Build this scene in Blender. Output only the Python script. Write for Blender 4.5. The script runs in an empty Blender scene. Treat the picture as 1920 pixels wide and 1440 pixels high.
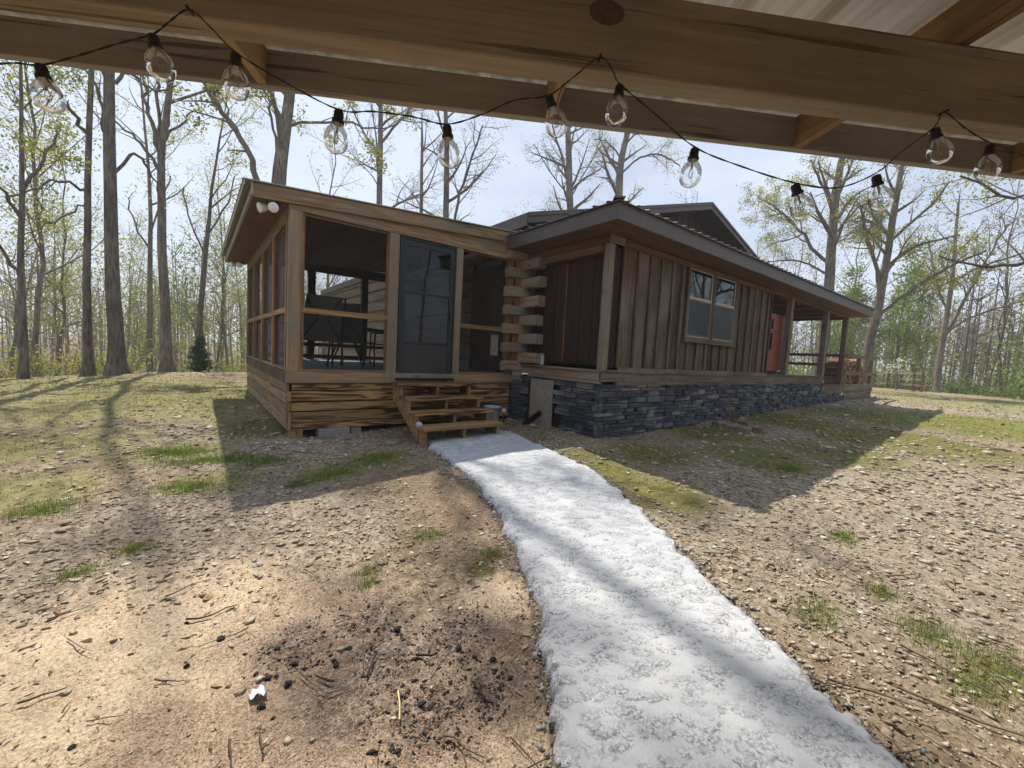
import bpy, math, random
import numpy as np
from mathutils import Vector, Matrix

rng = np.random.default_rng(7)
random.seed(7)
SC = bpy.context.scene
COL = SC.collection
R_ = math.radians

# ------------------------------------------------------------------ camera
FPX = 768.617
CYAW, CPITCH, CROLL, CZ = R_(37.75767), R_(4.0992), R_(3.04116), 1.45
cam_d = bpy.data.cameras.new('camera')
cam = bpy.data.objects.new('camera', cam_d)
COL.objects.link(cam)
SC.camera = cam
_f = np.array([math.sin(CYAW) * math.cos(CPITCH), math.cos(CYAW) * math.cos(CPITCH), -math.sin(CPITCH)])
_r = np.array([math.cos(CYAW), -math.sin(CYAW), 0.0])
_u = np.cross(_r, _f)
c_, s_ = math.cos(CROLL), math.sin(CROLL)
CR, CU, CF = c_ * _r + s_ * _u, -s_ * _r + c_ * _u, _f
cam.matrix_world = Matrix(((CR[0], CU[0], -CF[0], 0), (CR[1], CU[1], -CF[1], 0), (CR[2], CU[2], -CF[2], CZ), (0, 0, 0, 1)))
cam_d.sensor_fit = 'HORIZONTAL'
cam_d.sensor_width = 36.0
cam_d.lens = FPX / 1920 * 36
cam_d.clip_start = 0.05
cam_d.clip_end = 2000
SC.render.resolution_x, SC.render.resolution_y = 1024, 768

# ------------------------------------------------------------------ sky, sun, exposure
SUN_EL, SUN_AZ = R_(58.5), R_(6.0)          # azimuth from +Y towards +X
W = bpy.data.worlds.new('World')
SC.world = W
W.use_nodes = True
nt = W.node_tree
nt.nodes.clear()
wo = nt.nodes.new('ShaderNodeOutputWorld')
wb = nt.nodes.new('ShaderNodeBackground')
sk = nt.nodes.new('ShaderNodeTexSky')
sk.sky_type = 'NISHITA'
sk.sun_disc = False
sk.sun_elevation = SUN_EL
sk.sun_rotation = SUN_AZ
sk.air_density = 1.0
sk.dust_density = 2.0
sk.ozone_density = 1.0
tc = nt.nodes.new('ShaderNodeTexCoord')
mp = nt.nodes.new('ShaderNodeMapping')
mp.inputs['Scale'].default_value = (1.0, 1.0, 2.6)
cn = nt.nodes.new('ShaderNodeTexNoise')
cn.inputs['Scale'].default_value = 2.3
cn.inputs['Detail'].default_value = 7
cn.inputs['Roughness'].default_value = 0.58
cr = nt.nodes.new('ShaderNodeValToRGB')
cr.color_ramp.elements[0].position = 0.30
cr.color_ramp.elements[0].color = (.42, .42, .42, 1)
cr.color_ramp.elements[1].position = 0.62
mx = nt.nodes.new('ShaderNodeMix')
mx.data_type = 'RGBA'
mx.inputs['B'].default_value = (6.6, 7.5, 9.0, 1)      # thin bright cloud veil
nt.links.new(tc.outputs['Generated'], mp.inputs['Vector'])
nt.links.new(mp.outputs['Vector'], cn.inputs['Vector'])
nt.links.new(cn.outputs['Fac'], cr.inputs['Fac'])
nt.links.new(cr.outputs['Color'], mx.inputs['Factor'])
nt.links.new(sk.outputs['Color'], mx.inputs['A'])
nt.links.new(mx.outputs['Result'], wb.inputs['Color'])
nt.links.new(wb.outputs['Background'], wo.inputs['Surface'])
wb.inputs['Strength'].default_value = 0.086

sun_d = bpy.data.lights.new('sun', 'SUN')
sun_d.energy = 5.0
sun_d.angle = R_(0.53)
sun_d.color = (1.0, 0.94, 0.84)
sun = bpy.data.objects.new('sun', sun_d)
COL.objects.link(sun)
SDIR = Vector((math.sin(SUN_AZ) * math.cos(SUN_EL), math.cos(SUN_AZ) * math.cos(SUN_EL), math.sin(SUN_EL)))
sun.rotation_euler = SDIR.to_track_quat('Z', 'Y').to_euler()
sun.location = SDIR * 60

SC.view_settings.view_transform = 'Standard'
SC.view_settings.look = 'None'
SC.view_settings.exposure = 0.46
SC.view_settings.gamma = 1.0
SC.render.engine = 'CYCLES'
SC.cycles.use_denoising = True
SC.cycles.max_bounces = 6
SC.cycles.diffuse_bounces = 3
SC.cycles.glossy_bounces = 3
SC.cycles.volume_bounces = 0
SC.cycles.transparent_max_bounces = 10
SC.cycles.use_adaptive_sampling = True
SC.cycles.adaptive_threshold = 0.02
SC.cycles.caustics_reflective = False
SC.cycles.caustics_refractive = False

# ------------------------------------------------------------------ helpers: points
def ray(u, v):
    return CF + CR * (u - 960) / FPX + CU * (720 - v) / FPX
CAM = np.array([0, 0, CZ])
def at(u, v, dist):
    d = ray(u, v)
    return CAM + d * dist / math.hypot(d[0], d[1])
def on_plane(u, v, n, D):
    d = ray(u, v)
    n = np.array(n, float)
    return CAM + d * (D - CAM @ n) / (d @ n)

# ground heights: control points and a linear radial basis
GC = np.array([
    (0, 0, 0), (-1.5, 2.5, .02), (2.2, 2.2, .08), (3, 0, .0), (1, 1, .0), (-3, 0, .0), (0, -4, 0), (5, -4, 0), (-5, -4, 0),
    (4.7, 3.9, .27), (7.4, 3.9, .325), (9.6, 3.9, .385), (12.9, 3.9, .46), (16.7, 3.9, .53), (20, 3.9, .56),
    (.94, 5.7, .19), (2.8, 4.6, .26), (4.3, 5.7, .27), (.9, 10.9, .33), (3.8, 1.5, .16), (8, 1.0, .25), (14, 0, .4), (8, -3, .2),
    (5, 10, .3), (15, 10, .5), (15, 20, .2), (5, 20, .1),
    (-1.7, 15.1, .34), (-3, 14, .33), (-.7, 16.6, .35), (1.5, 17, .3), (-5, 11, .28), (-4, 6, .15), (-6, 5, .1),
    (-4, 21, -.5), (-8, 18, -.5), (0, 24, -.7), (-12, 10, -.4), (-12, 26, -2.0), (-2, 36, -2.6), (8, 34, -1.5), (-20, 20, -2.6),
    (30, 4.6, .55), (36, 3.9, .55), (26, -4, .5), (36, -8, .3), (45, 0, 0), (40, 14, .3), (28, 14, .5), (60, 10, -1), (60, -10, -1.5), (60, 30, -1),
    (0, 70, -1.5), (-50, 50, -2), (50, 60, 0), (90, 0, 0), (70, -50, -1), (0, -40, -1), (-50, 0, -3), (-40, -40, -1)], float)
_K = np.hypot(GC[:, None, 0] - GC[None, :, 0], GC[:, None, 1] - GC[None, :, 1])
_A = np.block([[_K + 0.02 * np.eye(len(GC)), np.ones((len(GC), 1))], [np.ones((1, len(GC))), np.zeros((1, 1))]])
_w = np.linalg.solve(_A, np.append(GC[:, 2], 0))
def G(x, y):
    x = np.asarray(x, float); y = np.asarray(y, float)
    sh = np.broadcast(x, y).shape
    xf, yf = np.broadcast_to(x, sh).ravel(), np.broadcast_to(y, sh).ravel()
    rr = np.hypot(xf, yf); k = np.minimum(1, 85 / np.maximum(rr, 1e-6)); xf, yf = xf * k, yf * k
    out = np.full(len(xf), _w[-1])
    for (gx, gy, _), w in zip(GC, _w[:-1]):
        out += w * np.hypot(xf - gx, yf - gy)
    return out.reshape(sh) if sh else float(out[0])
def gpt(u, v):
    d = ray(u, v); z = 0.1
    for _ in range(12):
        p = CAM + d * (z - CZ) / d[2]; z = G(p[0], p[1])
    return p

# value noise (numpy) used for the relief of ground and path
def vnoise(x, y, seed=0):
    xi, yi = np.floor(x).astype(np.int64), np.floor(y).astype(np.int64)
    fx, fy = x - xi, y - yi
    fx, fy = fx * fx * (3 - 2 * fx), fy * fy * (3 - 2 * fy)
    def h(a, b):
        n = (a * 374761393 + b * 668265263 + seed * 1442695041) & 0xffffffff
        n = ((n ^ (n >> 13)) * 1274126177) & 0xffffffff
        return ((n ^ (n >> 16)) & 0xffff) / 65535.0
    return (h(xi, yi) * (1 - fx) + h(xi + 1, yi) * fx) * (1 - fy) + (h(xi, yi + 1) * (1 - fx) + h(xi + 1, yi + 1) * fx) * fy
def fbm(x, y, oct=4, seed=0):
    s, a = 0, 0.5
    for o in range(oct):
        s = s + a * (vnoise(x, y, seed + o * 17) - 0.5); x, y, a = x * 2.03 + 3.1, y * 2.03 + 1.7, a * 0.5
    return s

# ------------------------------------------------------------------ helpers: materials
MATS = {}
def new_mat(name):
    m = bpy.data.materials.new(name); m.use_nodes = True; MATS[name] = m
    n = m.node_tree.nodes; b = n['Principled BSDF']
    return m, n, m.node_tree.links, b
def N(n, t, **kw):
    o = n.new(t)
    for k, v in kw.items():
        if k in o.inputs: o.inputs[k].default_value = v
        else: setattr(o, k, v)
    return o
def ramp(n, stops):
    r = n.new('ShaderNodeValToRGB'); e = r.color_ramp.elements
    while len(e) < len(stops): e.new(0.5)
    for i, (p, c) in enumerate(stops):
        e[i].position = p; e[i].color = (*c, 1) if len(c) == 3 else c
    return r
def mixc(n, l, fac, a, b, mode='MIX'):
    m = n.new('ShaderNodeMix'); m.data_type = 'RGBA'; m.blend_type = mode
    for s, v in (('Factor', fac), ('A', a), ('B', b)):
        if isinstance(v, (int, float)): m.inputs[s].default_value = v
        elif isinstance(v, tuple): m.inputs[s].default_value = (*v, 1) if len(v) == 3 else v
        else: l.new(v, m.inputs[s])
    return m.outputs['Result']
def bump(n, l, h, strength=0.4, dist=0.01):
    b = n.new('ShaderNodeBump'); b.inputs['Strength'].default_value = strength; b.inputs['Distance'].default_value = dist
    l.new(h, b.inputs['Height']); return b.outputs['Normal']

def wood(name, dark, light, figure=0.5, rough=0.75, grey=None, vary=0.35, knots=True, scale=1.0, bdist=0.004):
    m, n, l, b = new_mat(name)
    tc = n.new('ShaderNodeTexCoord'); oi = n.new('ShaderNodeObjectInfo')
    off = N(n, 'ShaderNodeVectorMath', operation='SCALE'); off.inputs[0].default_value = (37.0, 11.0, 23.0)
    l.new(oi.outputs['Random'], off.inputs['Scale'])
    ad = N(n, 'ShaderNodeVectorMath', operation='ADD')
    l.new(tc.outputs['Object'], ad.inputs[0]); l.new(off.outputs[0], ad.inputs[1])
    mp = N(n, 'ShaderNodeMapping'); mp.inputs['Scale'].default_value = (0.55 * scale, 7 * scale, 7 * scale)
    l.new(ad.outputs[0], mp.inputs['Vector'])
    n1 = N(n, 'ShaderNodeTexNoise', Scale=1.0, Detail=3.0, Distortion=0.6); l.new(mp.outputs[0], n1.inputs['Vector'])
    mul = N(n, 'ShaderNodeMath', operation='MULTIPLY'); mul.inputs[1].default_value = 26.0; l.new(n1.outputs['Fac'], mul.inputs[0])
    sn = N(n, 'ShaderNodeMath', operation='SINE'); l.new(mul.outputs[0], sn.inputs[0])
    mr = N(n, 'ShaderNodeMapRange'); mr.inputs['From Min'].default_value = -1; l.new(sn.outputs[0], mr.inputs['Value'])
    mp2 = N(n, 'ShaderNodeMapping'); mp2.inputs['Scale'].default_value = (3 * scale, 90 * scale, 90 * scale); l.new(ad.outputs[0], mp2.inputs['Vector'])
    n2 = N(n, 'ShaderNodeTexNoise', Scale=1.0, Detail=4.0); l.new(mp2.outputs[0], n2.inputs['Vector'])
    fac = mixc(n, l, figure, n2.outputs['Fac'], mr.outputs[0])
    rp = ramp(n, [(0.15, dark), (0.8, light)]); l.new(fac, rp.inputs['Fac'])
    colr = rp.outputs['Color']
    n3 = N(n, 'ShaderNodeTexNoise', Scale=1.1, Detail=4.0, Roughness=0.6); l.new(ad.outputs[0], n3.inputs['Vector'])
    if grey:
        g = ramp(n, [(0.42, (0, 0, 0)), (0.62, (1, 1, 1))]); l.new(n3.outputs['Fac'], g.inputs['Fac'])
        colr = mixc(n, l, g.outputs['Color'], colr, mixc(n, l, n2.outputs['Fac'], tuple(x * 0.6 for x in grey), grey))
    if knots:
        mp3 = N(n, 'ShaderNodeMapping'); mp3.inputs['Scale'].default_value = (1.6, 6, 6); l.new(ad.outputs[0], mp3.inputs['Vector'])
        vo = N(n, 'ShaderNodeTexVoronoi', Scale=1.0); l.new(mp3.outputs[0], vo.inputs['Vector'])
        kr = ramp(n, [(0.06, (0.35, 0.3, 0.25)), (0.13, (1, 1, 1))]); l.new(vo.outputs['Distance'], kr.inputs['Fac'])
        colr = mixc(n, l, 0.75, colr, kr.outputs['Color'], 'MULTIPLY')
    mp4 = N(n, 'ShaderNodeMapping'); mp4.inputs['Scale'].default_value = (.9 * scale, 38 * scale, 38 * scale); l.new(ad.outputs[0], mp4.inputs['Vector'])
    n5 = N(n, 'ShaderNodeTexNoise', Scale=1.0, Detail=2.0, Distortion=.3); l.new(mp4.outputs[0], n5.inputs['Vector'])
    ck = ramp(n, [(.33, (.35, .32, .3)), (.37, (1, 1, 1))]); l.new(n5.outputs['Fac'], ck.inputs['Fac'])
    colr = mixc(n, l, .8, colr, ck.outputs['Color'], 'MULTIPLY')
    hv = N(n, 'ShaderNodeHueSaturation'); l.new(colr, hv.inputs['Color'])
    vr = N(n, 'ShaderNodeMapRange'); vr.inputs['To Min'].default_value = 1 - vary; vr.inputs['To Max'].default_value = 1 + vary
    l.new(oi.outputs['Random'], vr.inputs['Value']); l.new(vr.outputs[0], hv.inputs['Value'])
    l.new(hv.outputs['Color'], b.inputs['Base Color'])
    b.inputs['Roughness'].default_value = rough
    b.inputs['Specular IOR Level'].default_value = 0.25
    l.new(bump(n, l, fac, 0.5, bdist), b.inputs['Normal'])
    return m
def plain(name, col, rough=0.6, metal=0.0, nscale=8.0, var=0.25, bumpd=0.001, spec=0.4):
    m, n, l, b = new_mat(name)
    tc = n.new('ShaderNodeTexCoord')
    nz = N(n, 'ShaderNodeTexNoise', Scale=nscale, Detail=6.0, Roughness=0.65); l.new(tc.outputs['Object'], nz.inputs['Vector'])
    rp = ramp(n, [(0.3, tuple(c * (1 - var) for c in col)), (0.7, tuple(min(1, c * (1 + var)) for c in col))]); l.new(nz.outputs['Fac'], rp.inputs['Fac'])
    l.new(rp.outputs['Color'], b.inputs['Base Color'])
    b.inputs['Roughness'].default_value = rough; b.inputs['Metallic'].default_value = metal
    b.inputs['Specular IOR Level'].default_value = spec
    if bumpd: l.new(bump(n, l, nz.outputs['Fac'], 0.4, bumpd), b.inputs['Normal'])
    return m
def island(name, stops, rough=0.85, nscale=30, bumpd=0.002, trans=0.0, spec=0.2):
    """colour picked per loose piece"""
    m, n, l, b = new_mat(name)
    ge = n.new('ShaderNodeNewGeometry'); oi = n.new('ShaderNodeObjectInfo')
    ad = N(n, 'ShaderNodeMath', operation='ADD'); l.new(ge.outputs['Random Per Island'], ad.inputs[0]); l.new(oi.outputs['Random'], ad.inputs[1])
    fr = N(n, 'ShaderNodeMath', operation='FRACT'); l.new(ad.outputs[0], fr.inputs[0])
    rp = ramp(n, stops); l.new(fr.outputs[0], rp.inputs['Fac'])
    tc = n.new('ShaderNodeTexCoord')
    nz = N(n, 'ShaderNodeTexNoise', Scale=nscale, Detail=5.0); l.new(tc.outputs['Object'], nz.inputs['Vector'])
    r2 = ramp(n, [(0.3, (0.65,) * 3), (0.7, (1.15,) * 3)]); l.new(nz.outputs['Fac'], r2.inputs['Fac'])
    colr = mixc(n, l, 1.0, rp.outputs['Color'], r2.outputs['Color'], 'MULTIPLY')
    l.new(colr, b.inputs['Base Color']); b.inputs['Roughness'].default_value = rough
    b.inputs['Specular IOR Level'].default_value = spec
    if bumpd: l.new(bump(n, l, nz.outputs['Fac'], 0.5, bumpd), b.inputs['Normal'])
    if trans:
        tr = n.new('ShaderNodeBsdfTranslucent'); l.new(colr, tr.inputs['Color'])
        ms = n.new('ShaderNodeMixShader'); ms.inputs[0].default_value = trans
        l.new(b.outputs[0], ms.inputs[1]); l.new(tr.outputs[0], ms.inputs[2])
        l.new(ms.outputs[0], n['Material Output'].inputs['Surface'])
    return m

wood('skirt_wood', (.055, .024, .010), (.36, .22, .095), figure=.7, rough=.6, vary=.3, grey=None, scale=1.5)
wood('porch_wood', (.15, .085, .038), (.33, .22, .115), figure=.45, grey=(.24, .19, .135), vary=.2)
wood('trim_wood', (.17, .095, .04), (.34, .215, .10), figure=.4, vary=.18)
wood('orange_wood', (.13, .055, .018), (.26, .125, .045), figure=.4, vary=.15)
wood('soffit_wood', (.10, .050, .024), (.18, .095, .05), figure=.35, vary=.08, knots=False)
wood('grey_plank', (.055, .034, .022), (.135, .090, .062), figure=.35, grey=(.18, .138, .105), vary=.28, rough=.85)
wood('dark_plank', (.016, .008, .006), (.048, .024, .017), figure=.35, vary=.25, rough=.85)
wood('band_wood', (.12, .076, .048), (.24, .168, .112), figure=.4, grey=(.27, .225, .178), vary=.2, rough=.85)
wood('log_wood', (.155, .105, .066), (.31, .235, .165), figure=.3, grey=(.33, .275, .21), vary=.2, rough=.9, bdist=.012)
wood('fascia_wood_glare', (.30, .25, .195), (.42, .36, .29), figure=.25, grey=(.39, .345, .29), vary=.05, rough=.8)  # greyer and paler than the beam: lens glare put into the colour
wood('beam_wood', (.27, .19, .115), (.46, .35, .225), figure=.35, grey=(.37, .29, .19), vary=.12, rough=.8)
wood('rafter_wood', (.24, .14, .07), (.38, .25, .135), figure=.35, vary=.1)
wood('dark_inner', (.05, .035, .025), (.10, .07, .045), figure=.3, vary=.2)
wood('post_wood', (.10, .07, .045), (.21, .155, .105), figure=.35, grey=(.25, .21, .165), vary=.15, rough=.85)
wood('fire_wood', (.22, .12, .06), (.45, .29, .16), figure=.3, vary=.35, knots=False)
plain('knot_wood', (.13, .075, .042), rough=.7, nscale=60, var=.4)
plain('brown_metal', (.078, .060, .050), rough=.45, nscale=3, var=.12, bumpd=.0005)
plain('roof_metal', (.30, .27, .215), rough=.42, metal=.2, nscale=4, var=.15)
plain('dark_roof_metal', (.075, .062, .055), rough=.32, metal=.3, nscale=4, var=.15, spec=.6)
plain('chink', (.30, .265, .22), rough=.95, nscale=14, var=.2, bumpd=.006)
plain('ply', (.27, .23, .19), rough=.9, nscale=9, var=.22, bumpd=.002)
plain('black_metal', (.016, .016, .017), rough=.45, nscale=20, var=.2, bumpd=.0003)
plain('kick_panel', (.030, .029, .029), rough=.5, nscale=10, var=.1, bumpd=.0002)
plain('black_plastic', (.028, .025, .022), rough=.5, nscale=30, var=.2, bumpd=.0003)
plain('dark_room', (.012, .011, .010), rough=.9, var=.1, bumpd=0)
plain('white_plastic', (.74, .72, .68), rough=.35, nscale=12, var=.06, bumpd=.0002)
plain('grey_plastic', (.40, .43, .45), rough=.5, nscale=14, var=.14, bumpd=.0006)
plain('red_enamel', (.21, .042, .022), rough=.38, nscale=3, var=.15, bumpd=.0004)
plain('cream_vinyl', (.40, .34, .25), rough=.5, nscale=10, var=.12)
plain('block', (.28, .265, .25), rough=.95, nscale=40, var=.25, bumpd=.003)
plain('paver', (.20, .15, .115), rough=.95, nscale=22, var=.35, bumpd=.004)
plain('sling', (.05, .047, .04), rough=.8, nscale=60, var=.2)
plain('floor_grey', (.16, .155, .15), rough=.7, nscale=5, var=.2)
plain('charcoal', (.022, .020, .020), rough=.85, nscale=40, var=.5, bumpd=.004)
plain('foil', (.45, .45, .47), rough=.45, metal=.6, nscale=30, var=.2, bumpd=.004)
plain('straw', (.62, .50, .22), rough=.8, nscale=20, var=.15)
island('stone_veneer', [(0, (.035, .040, .052)), (.28, (.080, .086, .100)), (.5, (.045, .050, .066)), (.6, (.105, .098, .082)), (.72, (.115, .118, .126)), (.9, (.16, .157, .150)), (1, (.22, .21, .19))], nscale=16, bumpd=.012, rough=.7, spec=.4)
island('pebble', [(0, (.26, .20, .15)), (.3, (.34, .27, .20)), (.6, (.47, .395, .31)), (.85, (.62, .56, .47)), (1, (.28, .195, .125))], nscale=40)
island('crumb', [(0, (.22, .20, .18)), (.5, (.36, .35, .34)), (1, (.50, .50, .50))], nscale=40)
island('rock', [(0, (.24, .20, .16)), (.4, (.40, .34, .27)), (.7, (.34, .24, .13)), (1, (.46, .42, .36))], nscale=22, bumpd=.008)
island('litter', [(0, (.17, .11, .07)), (.3, (.31, .225, .15)), (.6, (.43, .33, .23)), (.85, (.60, .50, .375)), (1, (.24, .15, .09))], nscale=60, trans=.15)
island('mulch', [(0, (.09, .045, .03)), (.3, (.24, .13, .08)), (.55, (.38, .235, .15)), (.8, (.56, .41, .28)), (1, (.30, .15, .085))], nscale=60)
island('stick', [(0, (.085, .06, .042)), (.5, (.17, .125, .09)), (1, (.27, .21, .155))], nscale=40, bumpd=.003)
island('grass', [(0, (.12, .21, .025)), (.45, (.20, .30, .045)), (.75, (.26, .30, .07)), (1, (.42, .37, .18))], nscale=10, bumpd=0, trans=.35)
island('spring_leaf', [(0, (.20, .25, .035)), (.4, (.32, .35, .06)), (.75, (.43, .42, .10)), (1, (.34, .25, .10))], nscale=10, bumpd=0, trans=.5)
island('green_leaf', [(0, (.11, .18, .028)), (.5, (.19, .28, .045)), (1, (.31, .38, .08))], nscale=10, bumpd=0, trans=.5)
island('dry_leaf', [(0, (.14, .095, .06)), (.5, (.22, .17, .11)), (1, (.23, .22, .10))], nscale=10, bumpd=0, trans=.3)
island('needle', [(0, (.03, .07, .025)), (.6, (.06, .11, .04)), (1, (.11, .16, .06))], nscale=10, bumpd=0, trans=.2)
island('white_bloom', [(0, (.62, .64, .52)), (1, (.75, .76, .66))], nscale=10, bumpd=0, trans=.4)

def bark(name, dark, light):
    m, n, l, b = new_mat(name)
    tc = n.new('ShaderNodeTexCoord'); oi = n.new('ShaderNodeObjectInfo')
    mp = N(n, 'ShaderNodeMapping'); mp.inputs['Scale'].default_value = (9, 9, 1.5); l.new(tc.outputs['Object'], mp.inputs['Vector'])
    vo = N(n, 'ShaderNodeTexVoronoi', Scale=2.2); l.new(mp.outputs[0], vo.inputs['Vector'])
    nz = N(n, 'ShaderNodeTexNoise', Scale=3.0, Detail=7.0, Roughness=.7); l.new(mp.outputs[0], nz.inputs['Vector'])
    f = mixc(n, l, .5, vo.outputs['Distance'], nz.outputs['Fac'])
    rp = ramp(n, [(.25, dark), (.6, light)]); l.new(f, rp.inputs['Fac'])
    n2 = N(n, 'ShaderNodeTexNoise', Scale=1.2, Detail=3.0); l.new(tc.outputs['Object'], n2.inputs['Vector'])
    r2 = ramp(n, [(.3, (.7, .7, .7)), (.7, (1.25, 1.22, 1.15))]); l.new(n2.outputs['Fac'], r2.inputs['Fac'])
    cc = mixc(n, l, 1.0, rp.outputs['Color'], r2.outputs['Color'], 'MULTIPLY')
    hv = N(n, 'ShaderNodeHueSaturation'); l.new(cc, hv.inputs['Color'])
    vr = N(n, 'ShaderNodeMapRange'); vr.inputs['To Min'].default_value = .75; vr.inputs['To Max'].default_value = 1.3
    l.new(oi.outputs['Random'], vr.inputs['Value']); l.new(vr.outputs[0], hv.inputs['Value'])
    l.new(hv.outputs[0], b.inputs['Base Color']); b.inputs['Roughness'].default_value = .95; b.inputs['Specular IOR Level'].default_value = .1
    l.new(bump(n, l, f, .9, .04), b.inputs['Normal'])
bark('bark', (.075, .062, .050), (.20, .175, .145))
bark('twig_bark', (.12, .095, .075), (.22, .185, .15))

# glass, screens
def glassy(name, tint, base_trans, rough=.02, refl=1.0):
    m, n, l, b = new_mat(name)
    n.remove(b)
    fr = N(n, 'ShaderNodeFresnel'); fr.inputs['IOR'].default_value = 1.5
    mu = N(n, 'ShaderNodeMath', operation='MULTIPLY'); mu.inputs[1].default_value = refl; mu.use_clamp = True; l.new(fr.outputs[0], mu.inputs[0])
    tr = N(n, 'ShaderNodeBsdfTransparent'); tr.inputs['Color'].default_value = (*tint, 1)
    gl = N(n, 'ShaderNodeBsdfGlossy'); gl.inputs['Roughness'].default_value = rough; gl.inputs['Color'].default_value = (1, 1, 1, 1)
    ms = n.new('ShaderNodeMixShader'); l.new(mu.outputs[0], ms.inputs[0]); l.new(tr.outputs[0], ms.inputs[1]); l.new(gl.outputs[0], ms.inputs[2])
    l.new(ms.outputs[0], n['Material Output'].inputs['Surface'])
glassy('bulb_glass', (.985, .985, .985), 1, .01, .75)
glassy('pane_glass', (.45, .48, .48), 1, .01, .75)
def screen_mat(name, col, open_):
    m, n, l, b = new_mat(name)
    b.inputs['Base Color'].default_value = (*col, 1); b.inputs['Roughness'].default_value = .7; b.inputs['Specular IOR Level'].default_value = .15
    tr = N(n, 'ShaderNodeBsdfTransparent')
    ms = n.new('ShaderNodeMixShader'); ms.inputs[0].default_value = open_
    l.new(b.outputs[0], ms.inputs[1]); l.new(tr.outputs[0], ms.inputs[2])
    l.new(ms.outputs[0], n['Material Output'].inputs['Surface'])
screen_mat('screen', (.022, .022, .022), .87)
screen_mat('screen_dense', (.085, .095, .10), .38)

# white pavilion sheet: pale enamel with dirty runs along the ribs
def sheet():
    m, n, l, b = new_mat('white_sheet')
    tc = n.new('ShaderNodeTexCoord')
    mp = N(n, 'ShaderNodeMapping'); mp.inputs['Scale'].default_value = (.35, 14, 1); l.new(tc.outputs['Object'], mp.inputs['Vector'])
    nz = N(n, 'ShaderNodeTexNoise', Scale=1.0, Detail=5.0); l.new(mp.outputs[0], nz.inputs['Vector'])
    rp = ramp(n, [(.35, (.46, .44, .39)), (.55, (.78, .77, .73))]); l.new(nz.outputs['Fac'], rp.inputs['Fac'])
    l.new(rp.outputs[0], b.inputs['Base Color']); b.inputs['Roughness'].default_value = .4
sheet()

# concrete path
def concrete():
    m, n, l, b = new_mat('concrete')
    tc = n.new('ShaderNodeTexCoord')
    n1 = N(n, 'ShaderNodeTexNoise', Scale=5.0, Detail=9.0, Roughness=.72); l.new(tc.outputs['Object'], n1.inputs['Vector'])
    n2 = N(n, 'ShaderNodeTexNoise', Scale=85.0, Detail=3.0, Roughness=.6); l.new(tc.outputs['Object'], n2.inputs['Vector'])
    at_ = N(n, 'ShaderNodeAttribute'); at_.attribute_name = 'pit'
    rp = ramp(n, [(.3, (.43, .44, .46)), (.65, (.52, .53, .55))]); l.new(n1.outputs['Fac'], rp.inputs['Fac'])
    pit = ramp(n, [(.44, (.0,) * 3), (.52, (1,) * 3)]); l.new(n2.outputs['Fac'], pit.inputs['Fac'])
    mu = N(n, 'ShaderNodeMath', operation='MULTIPLY'); l.new(pit.outputs[0], mu.inputs[0]); l.new(at_.outputs['Fac'], mu.inputs[1])
    cc = mixc(n, l, mu.outputs[0], rp.outputs[0], (.15, .15, .155))
    l.new(cc, b.inputs['Base Color']); b.inputs['Roughness'].default_value = .92; b.inputs['Specular IOR Level'].default_value = .2
    n4 = N(n, 'ShaderNodeMath', operation='MULTIPLY'); n4.inputs[1].default_value = .12; l.new(n2.outputs['Fac'], n4.inputs[0])
    hh = N(n, 'ShaderNodeMath', operation='MULTIPLY_ADD'); hh.inputs[1].default_value = -1.0
    l.new(mu.outputs[0], hh.inputs[0]); l.new(n4.outputs[0], hh.inputs[2])
    l.new(bump(n, l, hh.outputs[0], .5, .005), b.inputs['Normal'])
concrete()

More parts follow.
